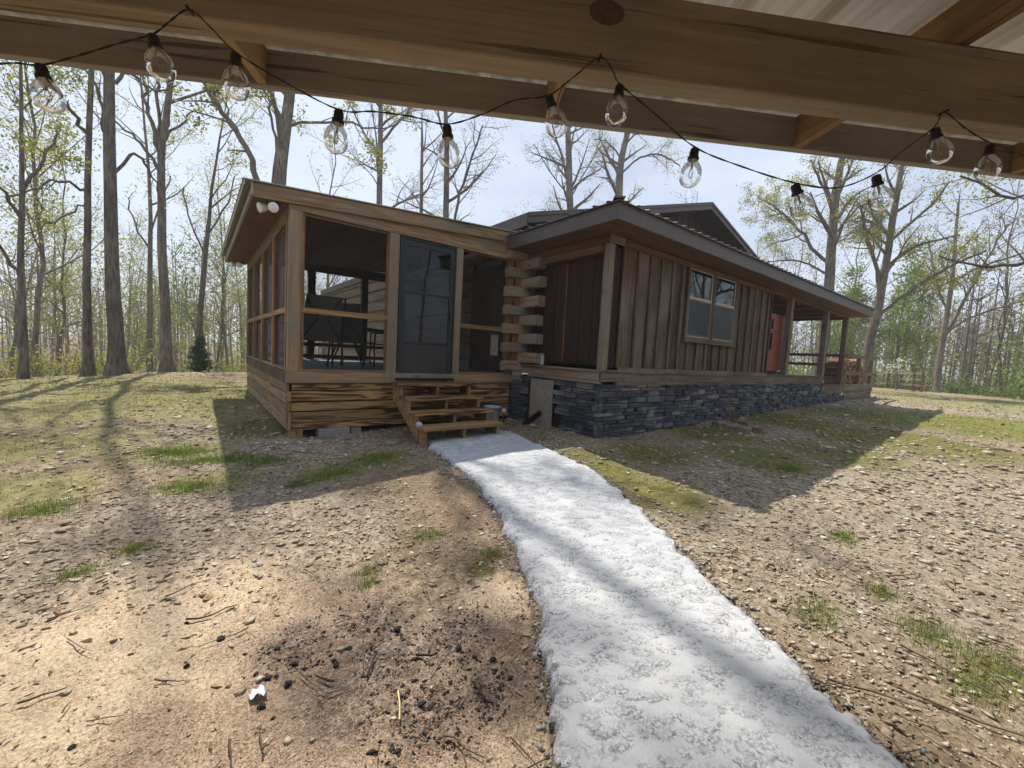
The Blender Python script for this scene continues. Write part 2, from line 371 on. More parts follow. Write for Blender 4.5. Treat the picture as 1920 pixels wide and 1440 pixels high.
# ground: soil, sand, ash, moss, grass by real patches
def ground_mat():
    m, n, l, b = new_mat('ground')
    tc = n.new('ShaderNodeTexCoord'); P = tc.outputs['Object']
    def nz(s, d=6.0, r=.65):
        o = N(n, 'ShaderNodeTexNoise', Scale=s, Detail=d, Roughness=r); l.new(P, o.inputs['Vector']); return o.outputs['Fac']
    a, bb, c = nz(1.3), nz(14), nz(70, 5, .7)
    s1 = ramp(n, [(.3, (.145, .11, .072)), (.5, (.26, .20, .137)), (.72, (.40, .325, .235))]); l.new(bb, s1.inputs['Fac'])
    fine = ramp(n, [(.3, (.55,) * 3), (.68, (1.35,) * 3)]); l.new(c, fine.inputs['Fac'])
    col = mixc(n, l, 1.0, s1.outputs[0], fine.outputs[0], 'MULTIPLY')
    so = ramp(n, [(.50, (0, 0, 0)), (.62, (1, 1, 1))]); l.new(nz(.9, 5.0, .7), so.inputs['Fac'])
    sm_ = N(n, 'ShaderNodeMath', operation='MULTIPLY'); sm_.inputs[1].default_value = .65; l.new(so.outputs[0], sm_.inputs[0])
    col = mixc(n, l, sm_.outputs[0], col, mixc(n, l, 1.0, (.17, .125, .085), fine.outputs[0], 'MULTIPLY'))
    def attr(nm):
        o = N(n, 'ShaderNodeAttribute'); o.attribute_name = nm; return o.outputs['Fac']
    def edged(mask, noise, lo=.35, hi=.65):
        ad = N(n, 'ShaderNodeMath', operation='ADD'); l.new(mask, ad.inputs[0]); l.new(noise, ad.inputs[1])
        mr = N(n, 'ShaderNodeMapRange'); mr.inputs['From Min'].default_value = .5 + lo; mr.inputs['From Max'].default_value = .5 + hi; l.new(ad.outputs[0], mr.inputs['Value'])
        return mr.outputs[0]
    vo = N(n, 'ShaderNodeTexVoronoi', Scale=34.0); l.new(P, vo.inputs['Vector'])
    gcol = ramp(n, [(.0, (.15, .12, .085)), (.5, (.30, .25, .19)), (1, (.50, .44, .36))]); l.new(vo.outputs['Color'], gcol.inputs['Fac'])
    col = mixc(n, l, edged(attr('gravel'), bb), col, mixc(n, l, .35, gcol.outputs[0], col))
    sand = mixc(n, l, 1.0, (.55, .435, .31), fine.outputs[0], 'MULTIPLY')
    sp1 = nz(210, 2, .6); spk = ramp(n, [(.55, (0, 0, 0)), (.62, (1, 1, 1))]); l.new(sp1, spk.inputs['Fac'])
    spd = ramp(n, [(.42, (0, 0, 0)), (.58, (1, 1, 1))]); l.new(nz(3.5, 5), spd.inputs['Fac'])
    sm2 = N(n, 'ShaderNodeMath', operation='MULTIPLY'); l.new(spk.outputs[0], sm2.inputs[0]); l.new(spd.outputs[0], sm2.inputs[1])
    sand = mixc(n, l, sm2.outputs[0], sand, (.25, .13, .075))
    col = mixc(n, l, edged(attr('sand'), bb), col, sand)
    red = ramp(n, [(.45, (.20, .125, .09)), (.6, (.38, .275, .2))]); l.new(c, red.inputs['Fac'])
    col = mixc(n, l, edged(attr('chips'), bb, .45, .8), col, mixc(n, l, .45, col, red.outputs[0]))
    ash = ramp(n, [(.38, (.04, .035, .033)), (.48, (.15, .118, .098)), (.6, (.38, .30, .235))]); l.new(mixc(n, l, .55, bb, c), ash.inputs['Fac'])
    col = mixc(n, l, edged(attr('burnt'), mixc(n, l, .5, nz(5, 6, .7), c), .3, .85), col, ash.outputs[0])
    mo = ramp(n, [(.35, (.065, .075, .016)), (.6, (.15, .15, .03)), (.75, (.22, .20, .055))]); l.new(bb, mo.inputs['Fac'])
    col = mixc(n, l, edged(attr('moss'), bb, .3, .75), col, mixc(n, l, .8, col, mo.outputs[0]))
    gr = ramp(n, [(.35, (.10, .12, .028)), (.55, (.19, .20, .045)), (.72, (.32, .27, .13))]); l.new(bb, gr.inputs['Fac'])
    col = mixc(n, l, edged(attr('lawn'), nz(3.2, 7, .72), .36, .72), col, mixc(n, l, .5, col, gr.outputs[0]))
    wd = ramp(n, [(.35, (.09, .065, .04)), (.65, (.23, .17, .11))]); l.new(bb, wd.inputs['Fac'])
    col = mixc(n, l, attr('woods'), col, wd.outputs[0])
    l.new(col, b.inputs['Base Color']); b.inputs['Roughness'].default_value = .97; b.inputs['Specular IOR Level'].default_value = .1
    l.new(bump(n, l, mixc(n, l, .5, bb, c), .8, .03), b.inputs['Normal'])
ground_mat()

# ------------------------------------------------------------------ helpers: objects
WM = {}
def link(o, M, parent):
    COL.objects.link(o); WM[o.name] = M
    if parent is not None:
        o.parent = parent; o.matrix_parent_inverse = WM[parent.name].inverted()
    o.matrix_basis = M
    return o
def mesh(name, V, F, mat, smooth=False):
    me = bpy.data.meshes.new(name)
    V = np.asarray(V, np.float32)
    if isinstance(F, np.ndarray):
        k = F.shape[1]; nf = len(F)
        me.vertices.add(len(V)); me.vertices.foreach_set('co', V.ravel())
        me.loops.add(nf * k); me.loops.foreach_set('vertex_index', F.astype(np.int32).ravel())
        me.polygons.add(nf); me.polygons.foreach_set('loop_start', np.arange(0, nf * k, k, dtype=np.int32))
        me.update(calc_edges=True); me.validate()
    else:
        me.from_pydata([tuple(map(float, v)) for v in V], [], F)
    if smooth: me.polygons.foreach_set('use_smooth', np.ones(len(me.polygons), bool))
    me.materials.append(MATS[mat] if isinstance(mat, str) else mat)
    return me
I4 = Matrix.Identity(4)
def put(name, me, parent=None, M=None):
    return link(bpy.data.objects.new(name, me), M or I4, parent)
def mk(name, V, F, mat, parent=None, M=None, smooth=False):
    return put(name, mesh(name, V, F, mat, smooth), parent, M)
def tag(o, label, cat=None, group=None, kind=None):
    if label: o['label'] = label
    if cat: o['category'] = cat
    if group: o['group'] = group
    if kind: o['kind'] = kind
    return o
def thing(name, label, cat, loc=(0, 0, 0), group=None, rz=0):
    o = bpy.data.objects.new(name, None); o.empty_display_size = .2
    link(o, Matrix.Translation(Vector([float(v) for v in loc])) @ Matrix.Rotation(rz, 4, 'Z'), None)
    return tag(o, label, cat, group)
PC = {}
def plank_mesh(name, L, w, t, mat, ch):
    key = (name, round(L, 3), round(w, 4), round(t, 4), mat, ch)
    if key in PC: return PC[key]
    a, b = w / 2, t / 2; c = min(ch, a * .6, b * .6)
    ring = [(a - c, b), (-a + c, b), (-a, b - c), (-a, -b + c), (-a + c, -b), (a - c, -b), (a, -b + c), (a, b - c)]
    V = [(x, y, z) for x in (-L / 2, L / 2) for y, z in ring]
    F = [[i, (i + 1) % 8, 8 + (i + 1) % 8, 8 + i][::-1] for i in range(8)] + [list(range(8)), list(range(15, 7, -1))]
    PC[key] = mesh(name, V, [f[::-1] for f in F], mat)
    return PC[key]
def plank(name, p0, p1, w, t, mat, parent=None, up=(0, 0, 1), ch=.003):
    """bar from p0 to p1: width w sideways, thickness t along up"""
    p0, p1 = Vector([float(v) for v in p0]), Vector([float(v) for v in p1]); d = p1 - p0; L = d.length; x = d.normalized()
    up = Vector(up); y = up.cross(x)
    if y.length < 1e-4: y = Vector((0, 1, 0)).cross(x)
    y.normalize(); z = x.cross(y); c = (p0 + p1) / 2
    M = Matrix(((x[0], y[0], z[0], c[0]), (x[1], y[1], z[1], c[1]), (x[2], y[2], z[2], c[2]), (0, 0, 0, 1)))
    return put(name, plank_mesh(name, L, w, t, mat, ch), parent, M)
def box(name, lo, hi, mat, parent=None, ch=.003, axis=0):
    """axis-aligned piece whose grain runs along the given axis"""
    lo, hi = np.array(lo, float), np.array(hi, float); c = (lo + hi) / 2; s = hi - lo
    if axis == 0: return plank(name, (lo[0], c[1], c[2]), (hi[0], c[1], c[2]), s[1], s[2], mat, parent, (0, 0, 1), ch)
    if axis == 1: return plank(name, (c[0], lo[1], c[2]), (c[0], hi[1], c[2]), s[0], s[2], mat, parent, (0, 0, 1), ch)
    return plank(name, (c[0], c[1], lo[2]), (c[0], c[1], hi[2]), s[0], s[1], mat, parent, (0, 1, 0), ch)
def quad(name, pts, mat, parent=None):
    return mk(name, pts, [list(range(len(pts)))], mat, parent)
def slab(name, pts, thick, mat, parent=None):
    """polygon given by its top points, thickened downwards"""
    n_ = len(pts); V = [tuple(p) for p in pts] + [(p[0], p[1], p[2] - thick) for p in pts]
    F = [list(range(n_)), list(range(2 * n_ - 1, n_ - 1, -1))] + [[i, n_ + i, n_ + (i + 1) % n_, (i + 1) % n_] for i in range(n_)]
    return mk(name, V, F, mat, parent)
def tube(P, Rd, sides=6, cap=True):
    P = np.asarray(P, float); n_ = len(P); Rd = np.broadcast_to(np.asarray(Rd, float), (n_,))
    T = np.gradient(P, axis=0); T /= np.linalg.norm(T, axis=1)[:, None] + 1e-12
    ref = np.array([0, 0, 1.0]) if abs(T[0, 2]) < .9 else np.array([1.0, 0, 0])
    A = np.cross(T, ref); A /= np.linalg.norm(A, axis=1)[:, None] + 1e-12; B = np.cross(T, A)
    th = np.arange(sides) * 2 * np.pi / sides
    V = P[:, None] + Rd[:, None, None] * (np.cos(th)[None, :, None] * A[:, None] + np.sin(th)[None, :, None] * B[:, None])
    i = np.arange(n_ - 1)[:, None] * sides; j = np.arange(sides)[None]; k = (j + 1) % sides
    F = np.stack([i + j, i + k, i + sides + k, i + sides + j], -1).reshape(-1, 4)
    return V.reshape(-1, 3), F
def lathe(prof, sides=16):
    """closed-ish surface of revolution about local Z from (r, z) pairs"""
    th = np.arange(sides) * 2 * np.pi / sides
    V = [(r * math.cos(t), r * math.sin(t), z) for r, z in prof for t in th]
    F = [[i * sides + j, i * sides + (j + 1) % sides, (i + 1) * sides + (j + 1) % sides, (i + 1) * sides + j] for i in range(len(prof) - 1) for j in range(sides)]
    if prof[0][0] > 1e-6: F.append(list(range(sides))[::-1])
    if prof[-1][0] > 1e-6: F.append([(len(prof) - 1) * sides + j for j in range(sides)])
    return V, F
class Join:
    def __init__(s): s.V, s.F, s.n = [], [], 0
    def add(s, V, F):
        s.V.append(np.asarray(V, float)); s.F.append(np.asarray(F) + s.n); s.n += len(V); return s
    def build(s, name, mat, parent=None, smooth=False, M=None):
        return mk(name, np.concatenate(s.V), np.concatenate(s.F), mat, parent, M, smooth)
def scatter(BV, BF, pos, scale, rotz, tilt=None, jitter=0, az=None):
    """merged copies of a small piece; pos (n,3), scale (n,3)"""
    BV = np.asarray(BV, float); BF = np.asarray(BF); n_ = len(pos)
    V = BV[None] * scale[:, None, :]
    if jitter: V = V * (1 + rng.uniform(-jitter, jitter, V.shape))
    if tilt is not None:
        c, s = np.cos(tilt)[:, None], np.sin(tilt)[:, None]
        y, z = V[..., 1] * c - V[..., 2] * s, V[..., 1] * s + V[..., 2] * c
        V = np.stack([V[..., 0], y, z], -1)
        if az is not None:
            c, s = np.cos(az)[:, None], np.sin(az)[:, None]
            V = np.stack([V[..., 0] * c - V[..., 1] * s, V[..., 0] * s + V[..., 1] * c, V[..., 2]], -1)
    c, s = np.cos(rotz)[:, None], np.sin(rotz)[:, None]
    V = np.stack([V[..., 0] * c - V[..., 1] * s, V[..., 0] * s + V[..., 1] * c, V[..., 2]], -1) + pos[:, None, :]
    F = BF[None] + (np.arange(n_) * len(BV))[:, None, None]
    return V.reshape(-1, 3), F.reshape(-1, BF.shape[1])

# ------------------------------------------------------------------ path outline (metres, from the steps to the pavilion)
PL = [(793, 824), (806, 845), (840, 868), (884, 900), (926, 950), (946, 1000), (975, 1050), (1000, 1120), (1012, 1180), (1020, 1250), (1026, 1300), (1040, 1360), (1050, 1440)]
PR = [(936, 808), (1000, 830), (1060, 860), (1110, 885), (1150, 915), (1200, 960), (1240, 1000), (1290, 1050), (1340, 1100), (1392, 1150), (1452, 1210), (1520, 1275), (1690, 1440)]
PLw = np.array([gpt(*p)[:2] for p in PL]); PRw = np.array([gpt(*p)[:2] for p in PR])
dl, dr = PLw[-1] - PLw[-3], PRw[-1] - PRw[-2]
dm = (dl / np.linalg.norm(dl) + dr / np.linalg.norm(dr)) / 2; dm /= np.linalg.norm(dm)
for k_ in (1, 2, 3):
    PLw = np.vstack([PLw, PLw[-1] + dm * .9]); PRw = np.vstack([PRw, PRw[-1] + dm * .75])
def resample(P, n_):
    d = np.r_[0, np.cumsum(np.hypot(*np.diff(P, axis=0).T))]; t = np.linspace(0, d[-1], n_)
    Q = np.stack([np.interp(t, d, P[:, 0]), np.interp(t, d, P[:, 1])], -1)
    for _ in range(30): Q[1:-1] = (Q[:-2] + 2 * Q[1:-1] + Q[2:]) / 4
    return Q
NP_ = 620
PLs, PRs = resample(PLw, NP_), resample(PRw, NP_)
def in_path(x, y, grow=0.0):
    """True where a point lies on the path (nearest centre sample)"""
    x, y = np.asarray(x), np.asarray(y); res = np.zeros(x.shape, bool)
    C0, D0 = (PLs + PRs) / 2, (PRs - PLs) / 2
    hw = np.hypot(*D0.T); idx = np.arange(0, NP_, 6)
    best = np.full(x.shape, 1e9); ok = np.zeros(x.shape, bool)
    for i in idx:
        d = np.hypot(x - C0[i, 0], y - C0[i, 1]); q = d - hw[i]
        best = np.minimum(best, q)
    tx = np.zeros(x.shape)
    # finer: signed offset along the cross direction of the nearest sample
    nd = np.full(x.shape, 1e9); off = np.zeros(x.shape); hh = np.ones(x.shape)
    tan = np.gradient(C0, axis=0); tan /= np.hypot(*tan.T)[:, None]
    for i in idx:
        ex, ey = D0[i] / hw[i]; ax = x - C0[i, 0]; ay = y - C0[i, 1]
        along = np.abs(ax * -ey + ay * ex); cr_ = np.abs(ax * ex + ay * ey)
        m = along < nd; nd = np.where(m, along, nd); off = np.where(m, cr_, off); hh = np.where(m, hw[i], hh)
    return (nd < .06) & (off < hh + grow)

# ------------------------------------------------------------------ ground sheet
def blob_mask(X, Y, blobs):
    m = np.zeros(X.shape)
    for u, v, r in blobs:
        p = gpt(u, v); d = np.hypot(X - p[0], Y - p[1]) / r
        m = np.maximum(m, np.clip(1.25 - d, 0, 1) / 1.0)
    return np.clip(m, 0, 1)
Z_SAND = [(330, 1300, 1.35), (60, 1400, 1.3), (560, 1420, .9), (600, 1110, .45), (330, 1190, .7), (760, 1420, .6), (880, 1390, .5), (940, 1120, .3)]
Z_BURN = [(720, 1235, .36), (640, 1320, .30), (850, 1185, .26), (930, 1290, .22), (690, 1165, .28), (560, 1210, .25), (800, 1330, .28)]
Z_CHIP = [(600, 1170, .6), (800, 1300, .6), (350, 1420, .5), (930, 1220, .4), (880, 960, .5), (560, 1300, .5)]
Z_MOSS = [(1130, 890, .7), (1220, 850, .7), (1340, 815, 1.0), (1480, 790, 1.6), (1640, 780, 2.2), (1250, 930, .6), (1850, 800, 3.0), (1420, 860, .9), (1560, 850, 1.2), (1100, 860, .6), (1700, 830, 2.0), (500, 800, .9), (900, 1070, .12)]
Z_LAWN = [(330, 850, .7), (380, 780, 1.1), (620, 885, .35), (720, 862, .35), (120, 830, 1.2), (60, 760, 2.5), (250, 730, 4), (330, 700, 5), (-200, 740, 5), (40, 920, .7), (420, 900, .4), (1880, 800, 3), (1900, 760, 8), (1700, 740, 6), (350, 910, .3)]
Z_GRAV = [(1600, 950, 2.2), (1500, 1050, 1.3), (1800, 1000, 2.5), (1750, 880, 3), (1350, 1000, .8), (350, 980, 1.2), (150, 1050, 1.0), (500, 830, 1.6), (420, 800, 1.6), (600, 990, .8), (1800, 770, 9), (1080, 850, .7)]
def all_masks(X, Y):
    M_ = {k: blob_mask(X, Y, z) for k, z in (('sand', Z_SAND), ('burnt', Z_BURN), ('chips', Z_CHIP), ('moss', Z_MOSS), ('lawn', Z_LAWN), ('gravel', Z_GRAV))}
    rr = np.hypot(X, Y)
    az = np.degrees(np.arctan2(X, Y))
    M_['woods'] = np.clip((rr - np.where(az < 15, 17.5, np.where(az > 70, 38, 24))) / 3, 0, 1)
    return M_
angs = np.radians(np.r_[np.arange(-180, -46, 4.0), np.arange(-46, 108, .34), np.arange(108, 180, 4.0)])
rads = np.r_[0, .35 * np.exp(np.arange(0, math.log(900 / .35), .0165))]
AA, RR = np.meshgrid(angs, rads)
GX, GY = RR * np.sin(AA), RR * np.cos(AA)
fade = np.clip(1.5 - RR / 14, .15, 1)
GZ = G(GX, GY) + fbm(GX * 1.4, GY * 1.4, 3, 1) * .07 * np.clip(RR / 3, .5, 2) + fbm(GX * 9, GY * 9, 3, 5) * .035 * fade + fbm(GX * 38, GY * 38, 2, 9) * .014 * np.clip(1.4 - RR / 6, 0, 1)
ipm = in_path(GX, GY, .015) & (RR < 9)
GZ = np.where(ipm, GZ - .03, GZ)
def gz_rel(x, y):
    rr = np.hypot(x, y); fd = np.clip(1.5 - rr / 14, .15, 1)
    return G(x, y) + fbm(x * 1.4, y * 1.4, 3, 1) * .07 * np.clip(rr / 3, .5, 2) + fbm(x * 9, y * 9, 3, 5) * .035 * fd
na, nr = len(angs), len(rads)
ii, jj = np.meshgrid(np.arange(nr - 1), np.arange(na), indexing='ij')
jn = (jj + 1) % na
GF = np.stack([ii * na + jj, (ii + 1) * na + jj, (ii + 1) * na + jn, ii * na + jn], -1).reshape(-1, 4)
ground = mk('ground', np.stack([GX, GY, GZ], -1).reshape(-1, 3), GF, 'ground', smooth=True)
for k_, v_ in all_masks(GX, GY).items():
    a_ = ground.data.attributes.new(k_, 'FLOAT', 'POINT'); a_.data.foreach_set('value', v_.ravel().astype(np.float32))
tag(ground, 'bare stony yard with thin grass and moss', kind='structure')

# ------------------------------------------------------------------ concrete path
NW = 130
tt = np.linspace(0, 1, NW)
edge_n = np.array([fbm(np.arange(NP_) * .09, np.zeros(NP_) + k, 4, 30 + k) for k in (0, 1)])
wv = np.hypot(*(PRs - PLs).T)
hf_ = np.array([fbm(np.arange(NP_) * .45, np.zeros(NP_) + k, 3, 60 + k) for k in (0, 1)])
a0 = ((edge_n[0] * .13 + hf_[0] * .026) / wv)[:, None]; a1 = ((edge_n[1] * .13 + hf_[1] * .026) / wv)[:, None]
T_ = a0 + (1 + a1 - a0) * tt[None]
PX = PLs[:, None, 0] + (PRs - PLs)[:, None, 0] * T_; PY = PLs[:, None, 1] + (PRs - PLs)[:, None, 1] * T_
edge = np.minimum(tt, 1 - tt)[None] * wv[:, None]
al = np.r_[0, np.cumsum(np.hypot(*np.diff((PLs + PRs) / 2, axis=0).T))][:, None]
edge = np.minimum(edge, np.broadcast_to(al, edge.shape) + 0)
crown = .048 * (1 - np.exp(-edge / .022)) + .012 * np.sqrt(np.clip(edge, 0, .5))
dent = np.zeros_like(PX); pitm = np.zeros_like(PX)
for k_ in range(3200):                                     # trowel marks left in the wet mix
    i0, j0 = rng.integers(0, NP_), rng.integers(5, NW - 5); x0, y0 = PX[i0, j0], PY[i0, j0]
    a_ = R_(-28) + rng.normal(0, .35); sx, sy = rng.uniform(.016, .046), rng.uniform(.009, .021)
    i1, i2 = max(0, i0 - 22), min(NP_, i0 + 22)
    dx, dy = PX[i1:i2] - x0, PY[i1:i2] - y0
    q = ((dx * math.cos(a_) + dy * math.sin(a_)) / sx) ** 2 + ((-dx * math.sin(a_) + dy * math.cos(a_)) / sy) ** 2
    e_ = np.exp(-q); lo_ = np.clip(.75 - (-dx * math.sin(a_) + dy * math.cos(a_)) / sy * .5, 0, 1); cres = np.exp(-((np.sqrt(q) - .95) / .36) ** 2) * lo_; dent[i1:i2] -= rng.uniform(.0005, .003) * e_; pitm[i1:i2] = np.maximum(pitm[i1:i2], np.maximum(cres, e_ * .25) * rng.uniform(.35, 1))
rough = fbm(PX * 60, PY * 60, 3, 40)
PZ = G(PX, PY) + fbm(PX * 1.4, PY * 1.4, 3, 1) * .05 + crown - .012 + fbm(PX * 4, PY * 4, 2, 44) * .009 + np.clip(dent, -.011, 0) + rough * .0015 + rough * pitm * .006
PZ += np.where(edge < .06, fbm(PX * 30, PY * 30, 3, 50) * .05, 0)
for j in (0, NW - 1): PZ[:, j] -= .06
PZ[0] -= .05
i_, j_ = np.meshgrid(np.arange(NP_ - 1), np.arange(NW - 1), indexing='ij')
PF = np.stack([i_ * NW + j_, (i_ + 1) * NW + j_, (i_ + 1) * NW + j_ + 1, i_ * NW + j_ + 1], -1).reshape(-1, 4)
path = mk('concrete_path', np.stack([PX, PY, PZ], -1).reshape(-1, 3), PF, 'concrete', smooth=True)
a_ = path.data.attributes.new('pit', 'FLOAT', 'POINT'); a_.data.foreach_set('value', np.clip(pitm * 1.0 + .09 + np.where(edge < .05, .4, 0), 0, 1).ravel().astype(np.float32))
tag(path, 'curving rough white concrete path leading to the porch steps', kind='structure')

# ================================================================== the log house
XA, YA, XL, YF, XE2 = 4.686, 3.929, 4.60, 5.85, 16.5
house = thing('log_house', 'brown log and board house on a dark stone base with long covered porch', 'house', (XA, YA, .27))
# stone base: thin ledge stones laid dry, proud of a dark backing
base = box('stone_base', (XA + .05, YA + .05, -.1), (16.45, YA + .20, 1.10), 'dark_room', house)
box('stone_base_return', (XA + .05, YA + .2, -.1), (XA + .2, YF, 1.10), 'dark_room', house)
def stone_course(total, ztop, zbot_f, seed):
    r = random.Random(seed); out = []; z = ztop
    while z > -.02:
        h = r.choice((.045, .055, .065, .08, .095)); x = -r.uniform(0, .2)
        while x < total:
            L = r.uniform(.10, .38); x0, x1 = max(0, x), min(total, x + L)
            zb = max(z - h, zbot_f(x0) - .06)
            if x1 - x0 > .03 and z - zbot_f((x0 + x1) / 2) > 0.0:
                if h > .075 and r.random() < .4: out += [(x0, x1, z - h / 2, z), (x0, x1, z - h, z - h / 2)]
                else: out.append((x0, x1, z - h, z))
            x += L
        z -= h
    return out, r
def stone_mesh(L, h, d, r):
    c = .006; j = lambda s=.006: r.uniform(-s, s)
    # front face bulges a little and is uneven; x along, y out (towards -y), z up
    b = [(c, -d, c), (L - c, -d + j(), c), (L - c, -d + j(), h - c), (c, -d + j(), h - c)]
    V = [(0, 0, 0), (L, 0, 0), (L, 0, h), (0, 0, h), (0, -d + c, 0), (L, -d + c, 0), (L, -d + c, h), (0, -d + c, h)] + b
    F = [(4, 5, 9, 8), (5, 6, 10, 9), (6, 7, 11, 10), (7, 4, 8, 11), (8, 9, 10, 11), (0, 1, 5, 4), (1, 2, 6, 5), (2, 3, 7, 6), (3, 0, 4, 7)]
    return V, F
front_stones, r1 = stone_course(16.5 - XA + .03, 1.085, lambda x: float(G(XA + x, YA)), 3)
side_stones, r2 = stone_course(YF - YA - .05, 1.085, lambda x: float(G(XA, YA + x)), 5)
near, far = [], []
for s_ in side_stones:
    m_ = (s_[0] + s_[1]) / 2
    if .93 < m_ < 1.62 and s_[2] < 1.04: continue        # the access panel stands here
    near.append(('s', s_))
front_stones.sort(key=lambda q: q[0])
for s_ in front_stones:
    if s_[0] > 16.5 - XA - 2.1 and s_[3] > .80: continue
    (near if len(near) < 300 else far).append(('f', s_))
jn_ = Join()
for q_, (kind, (x0, x1, z0, z1)) in enumerate(near + far):
    V, F = stone_mesh(x1 - x0 - .006, z1 - z0 - r1.uniform(.004, .010), r1.uniform(.045, .10), r1)
    V = np.array(V)
    if kind == 'f': Q = np.stack([V[:, 0] + XA - .03 + x0, V[:, 1] + YA + .06, V[:, 2] + z0], -1)
    else: Q = np.stack([V[:, 1] + XA + .06, YA + x0 + V[:, 0], V[:, 2] + z0], -1)
    if q_ < len(near):
        c0 = Q.mean(0); mk('stone', Q - c0, F, 'stone_veneer', base, Matrix.Translation(Vector(c0)))
    else: jn_.add(Q, F)
if jn_.n: tag(jn_.build('ledge_stones', 'stone_veneer', base), None, kind='stuff')
for k in range(11):
    box('stone', (4.49, YF - .075 - (k * 37 % 5) * .004, .22 + k * .078), (4.70, YF - .025, .293 + k * .078), 'stone_veneer', base, ch=.006)
box('corner_pier', (4.48, YF - .07, 1.08), (4.665, YF - .03, 1.32), 'chink', house, axis=2)
# access panel with frame on the return side and floor bands
ap = box('access_panel', (XA - .012, 4.93, .26), (XA + .012, 5.50, 1.06), 'ply', house, axis=2)
box('panel_frame', (XA - .022, 5.505, .2), (XA + .02, 5.55, 1.10), 'dark_plank', ap, axis=2)
box('floor_band', (XA - .035, YA, 1.135), (XA + .02, YF - .12, 1.262), 'band_wood', house, axis=1)
box('floor_band_cap', (XA - .065, YA - .02, 1.265), (XA + .12, YF - .1, 1.292), 'band_wood', house, axis=1)
box('floor_band_sill', (XA - .05, YA, 1.088), (XA + .02, YF - .3, 1.132), 'band_wood', house, axis=1)
box('floor_band', (XA - .035, YA - .035, 1.125), (14.4, YA + .02, 1.272), 'band_wood', house)
box('floor_band_cap', (XA - .02, YA - .06, 1.275), (5.02, YA + .10, 1.297), 'band_wood', house)
box('floor_band_sill', (5.0, YA - .03, 1.075), (14.42, YA + .02, 1.122), 'grey_plank', house)
box('floor_cap', (10.35, YA - .06, 1.276), (14.42, YA + .16, 1.302), 'band_wood', house)
box('floor_band', (14.42, YA - .025, .79), (16.6, YA + .02, 1.03), 'band_wood', house)
for k in range(14):
    y0 = YA + .17 + k * .142
    box('floor_board', (10.35, y0, 1.25), (14.42, y0 + .136, 1.276), 'band_wood', house)
for k in range(7):
    y0 = YA - .05 + k * .142
    box('floor_board', (14.43, y0, 1.035), (16.62, y0 + .136, 1.062), 'band_wood', house)
# board and batten room
front = box('board_wall', (5.02, YA + .03, 1.30), (10.35, YA + .10, 3.17), 'dark_room', house)
WX0, WX1, WZ0, WZ1 = 6.755, 8.61, 1.93, 3.19
x, rb = 5.012, random.Random(11)
edges = []
while x < 10.34:
    w = min(rb.uniform(.30, .345), 10.352 - x)
    if 10.352 - x - w < .12: w = 10.352 - x
    cuts = sorted({x, x + w, *[c for c in (WX0 + .01, WX1 - .01) if x + .01 < c < x + w - .01]})
    dy = rb.uniform(-.003, .004)
    for xa, xb in zip(cuts[:-1], cuts[1:]):
        z1 = WZ0 - .05 if WX0 < (xa + xb) / 2 < WX1 else 3.17
        box('plank', (xa + .002, YA - .004 + dy, 1.335), (xb - .002, YA + .028, z1 + rb.uniform(-.004, .004)), 'grey_plank', front, axis=2)
    edges.append(x); x += w
for e in edges[1:] + [10.335]:
    z1 = WZ0 - .055 if WX0 - .06 < e < WX1 + .06 else 3.165
    wd = rb.uniform(.036, .05)
    plank('batten', (e + rb.uniform(-.008, .008), YA - .024, 1.345), (e + rb.uniform(-.008, .008), YA - .024, z1), wd, .038, 'grey_plank', front, (0, 1, 0))
for e in np.arange(WX0 + .15, WX1, .31):
    plank('batten', (e, YA - .022, 1.345), (e, YA - .022, WZ0 - .10), .042, .034, 'grey_plank', front, (0, 1, 0))
box('bottom_trim', (4.985, YA - .052, 1.255), (10.36, YA - .03, 1.342), 'grey_plank', front)
box('top_trim', (5.0, YA - .045, 3.115), (10.45, YA - .006, 3.20), 'soffit_wood', front)
# window: two double-hung sashes
win = box('window', (WX0, YA - .05, WZ0 - .055), (WX1, YA - .012, WZ0), 'grey_plank', house)
box('sill', (WX0 - .05, YA - .085, WZ0 - .095), (WX1 + .03, YA - .01, WZ0 - .056), 'grey_plank', win)
box('head_trim', (WX0, YA - .05, WZ1 - .05), (WX1, YA - .012, WZ1), 'grey_plank', win)
mid = (WX0 + WX1) / 2
for xa, xb in ((WX0, WX0 + .06), (mid - .05, mid + .05), (WX1 - .06, WX1)):
    box('jamb', (xa, YA - .048, WZ0 + .002), (xb, YA - .012, WZ1 - .052), 'grey_plank', win, axis=2)
for xa, xb in ((WX0 + .062, mid - .052), (mid + .052, WX1 - .062)):
    zm = 2.60
    for z0, z1, dy in ((WZ0 + .004, zm, 0), (zm + .002, WZ1 - .054, .008)):
        y0 = YA - .036 + dy
        for (a, b_, c, d) in ((xa, xb, z0, z0 + .04), (xa, xb, z1 - .035, z1)):
            box('sash_rail', (a, y0, c), (b_, y0 + .03, d), 'cream_vinyl', win)
        for a in (xa, xb - .03):
            box('sash_stile', (a, y0, z0 + .042), (a + .03, y0 + .03, z1 - .037), 'cream_vinyl', win, axis=2)
        box('pane', (xa + .03, y0 + .012, z0 + .04), (xb - .03, y0 + .016, z1 - .035), 'pane_glass', win, ch=0)
    quad('insect_screen', [(xa + .02, YA - .041, WZ0 + .02), (xb - .02, YA - .041, WZ0 + .02), (xb - .02, YA - .041, zm - .01), (xa + .02, YA - .041, zm - .01)], 'screen_dense', win)
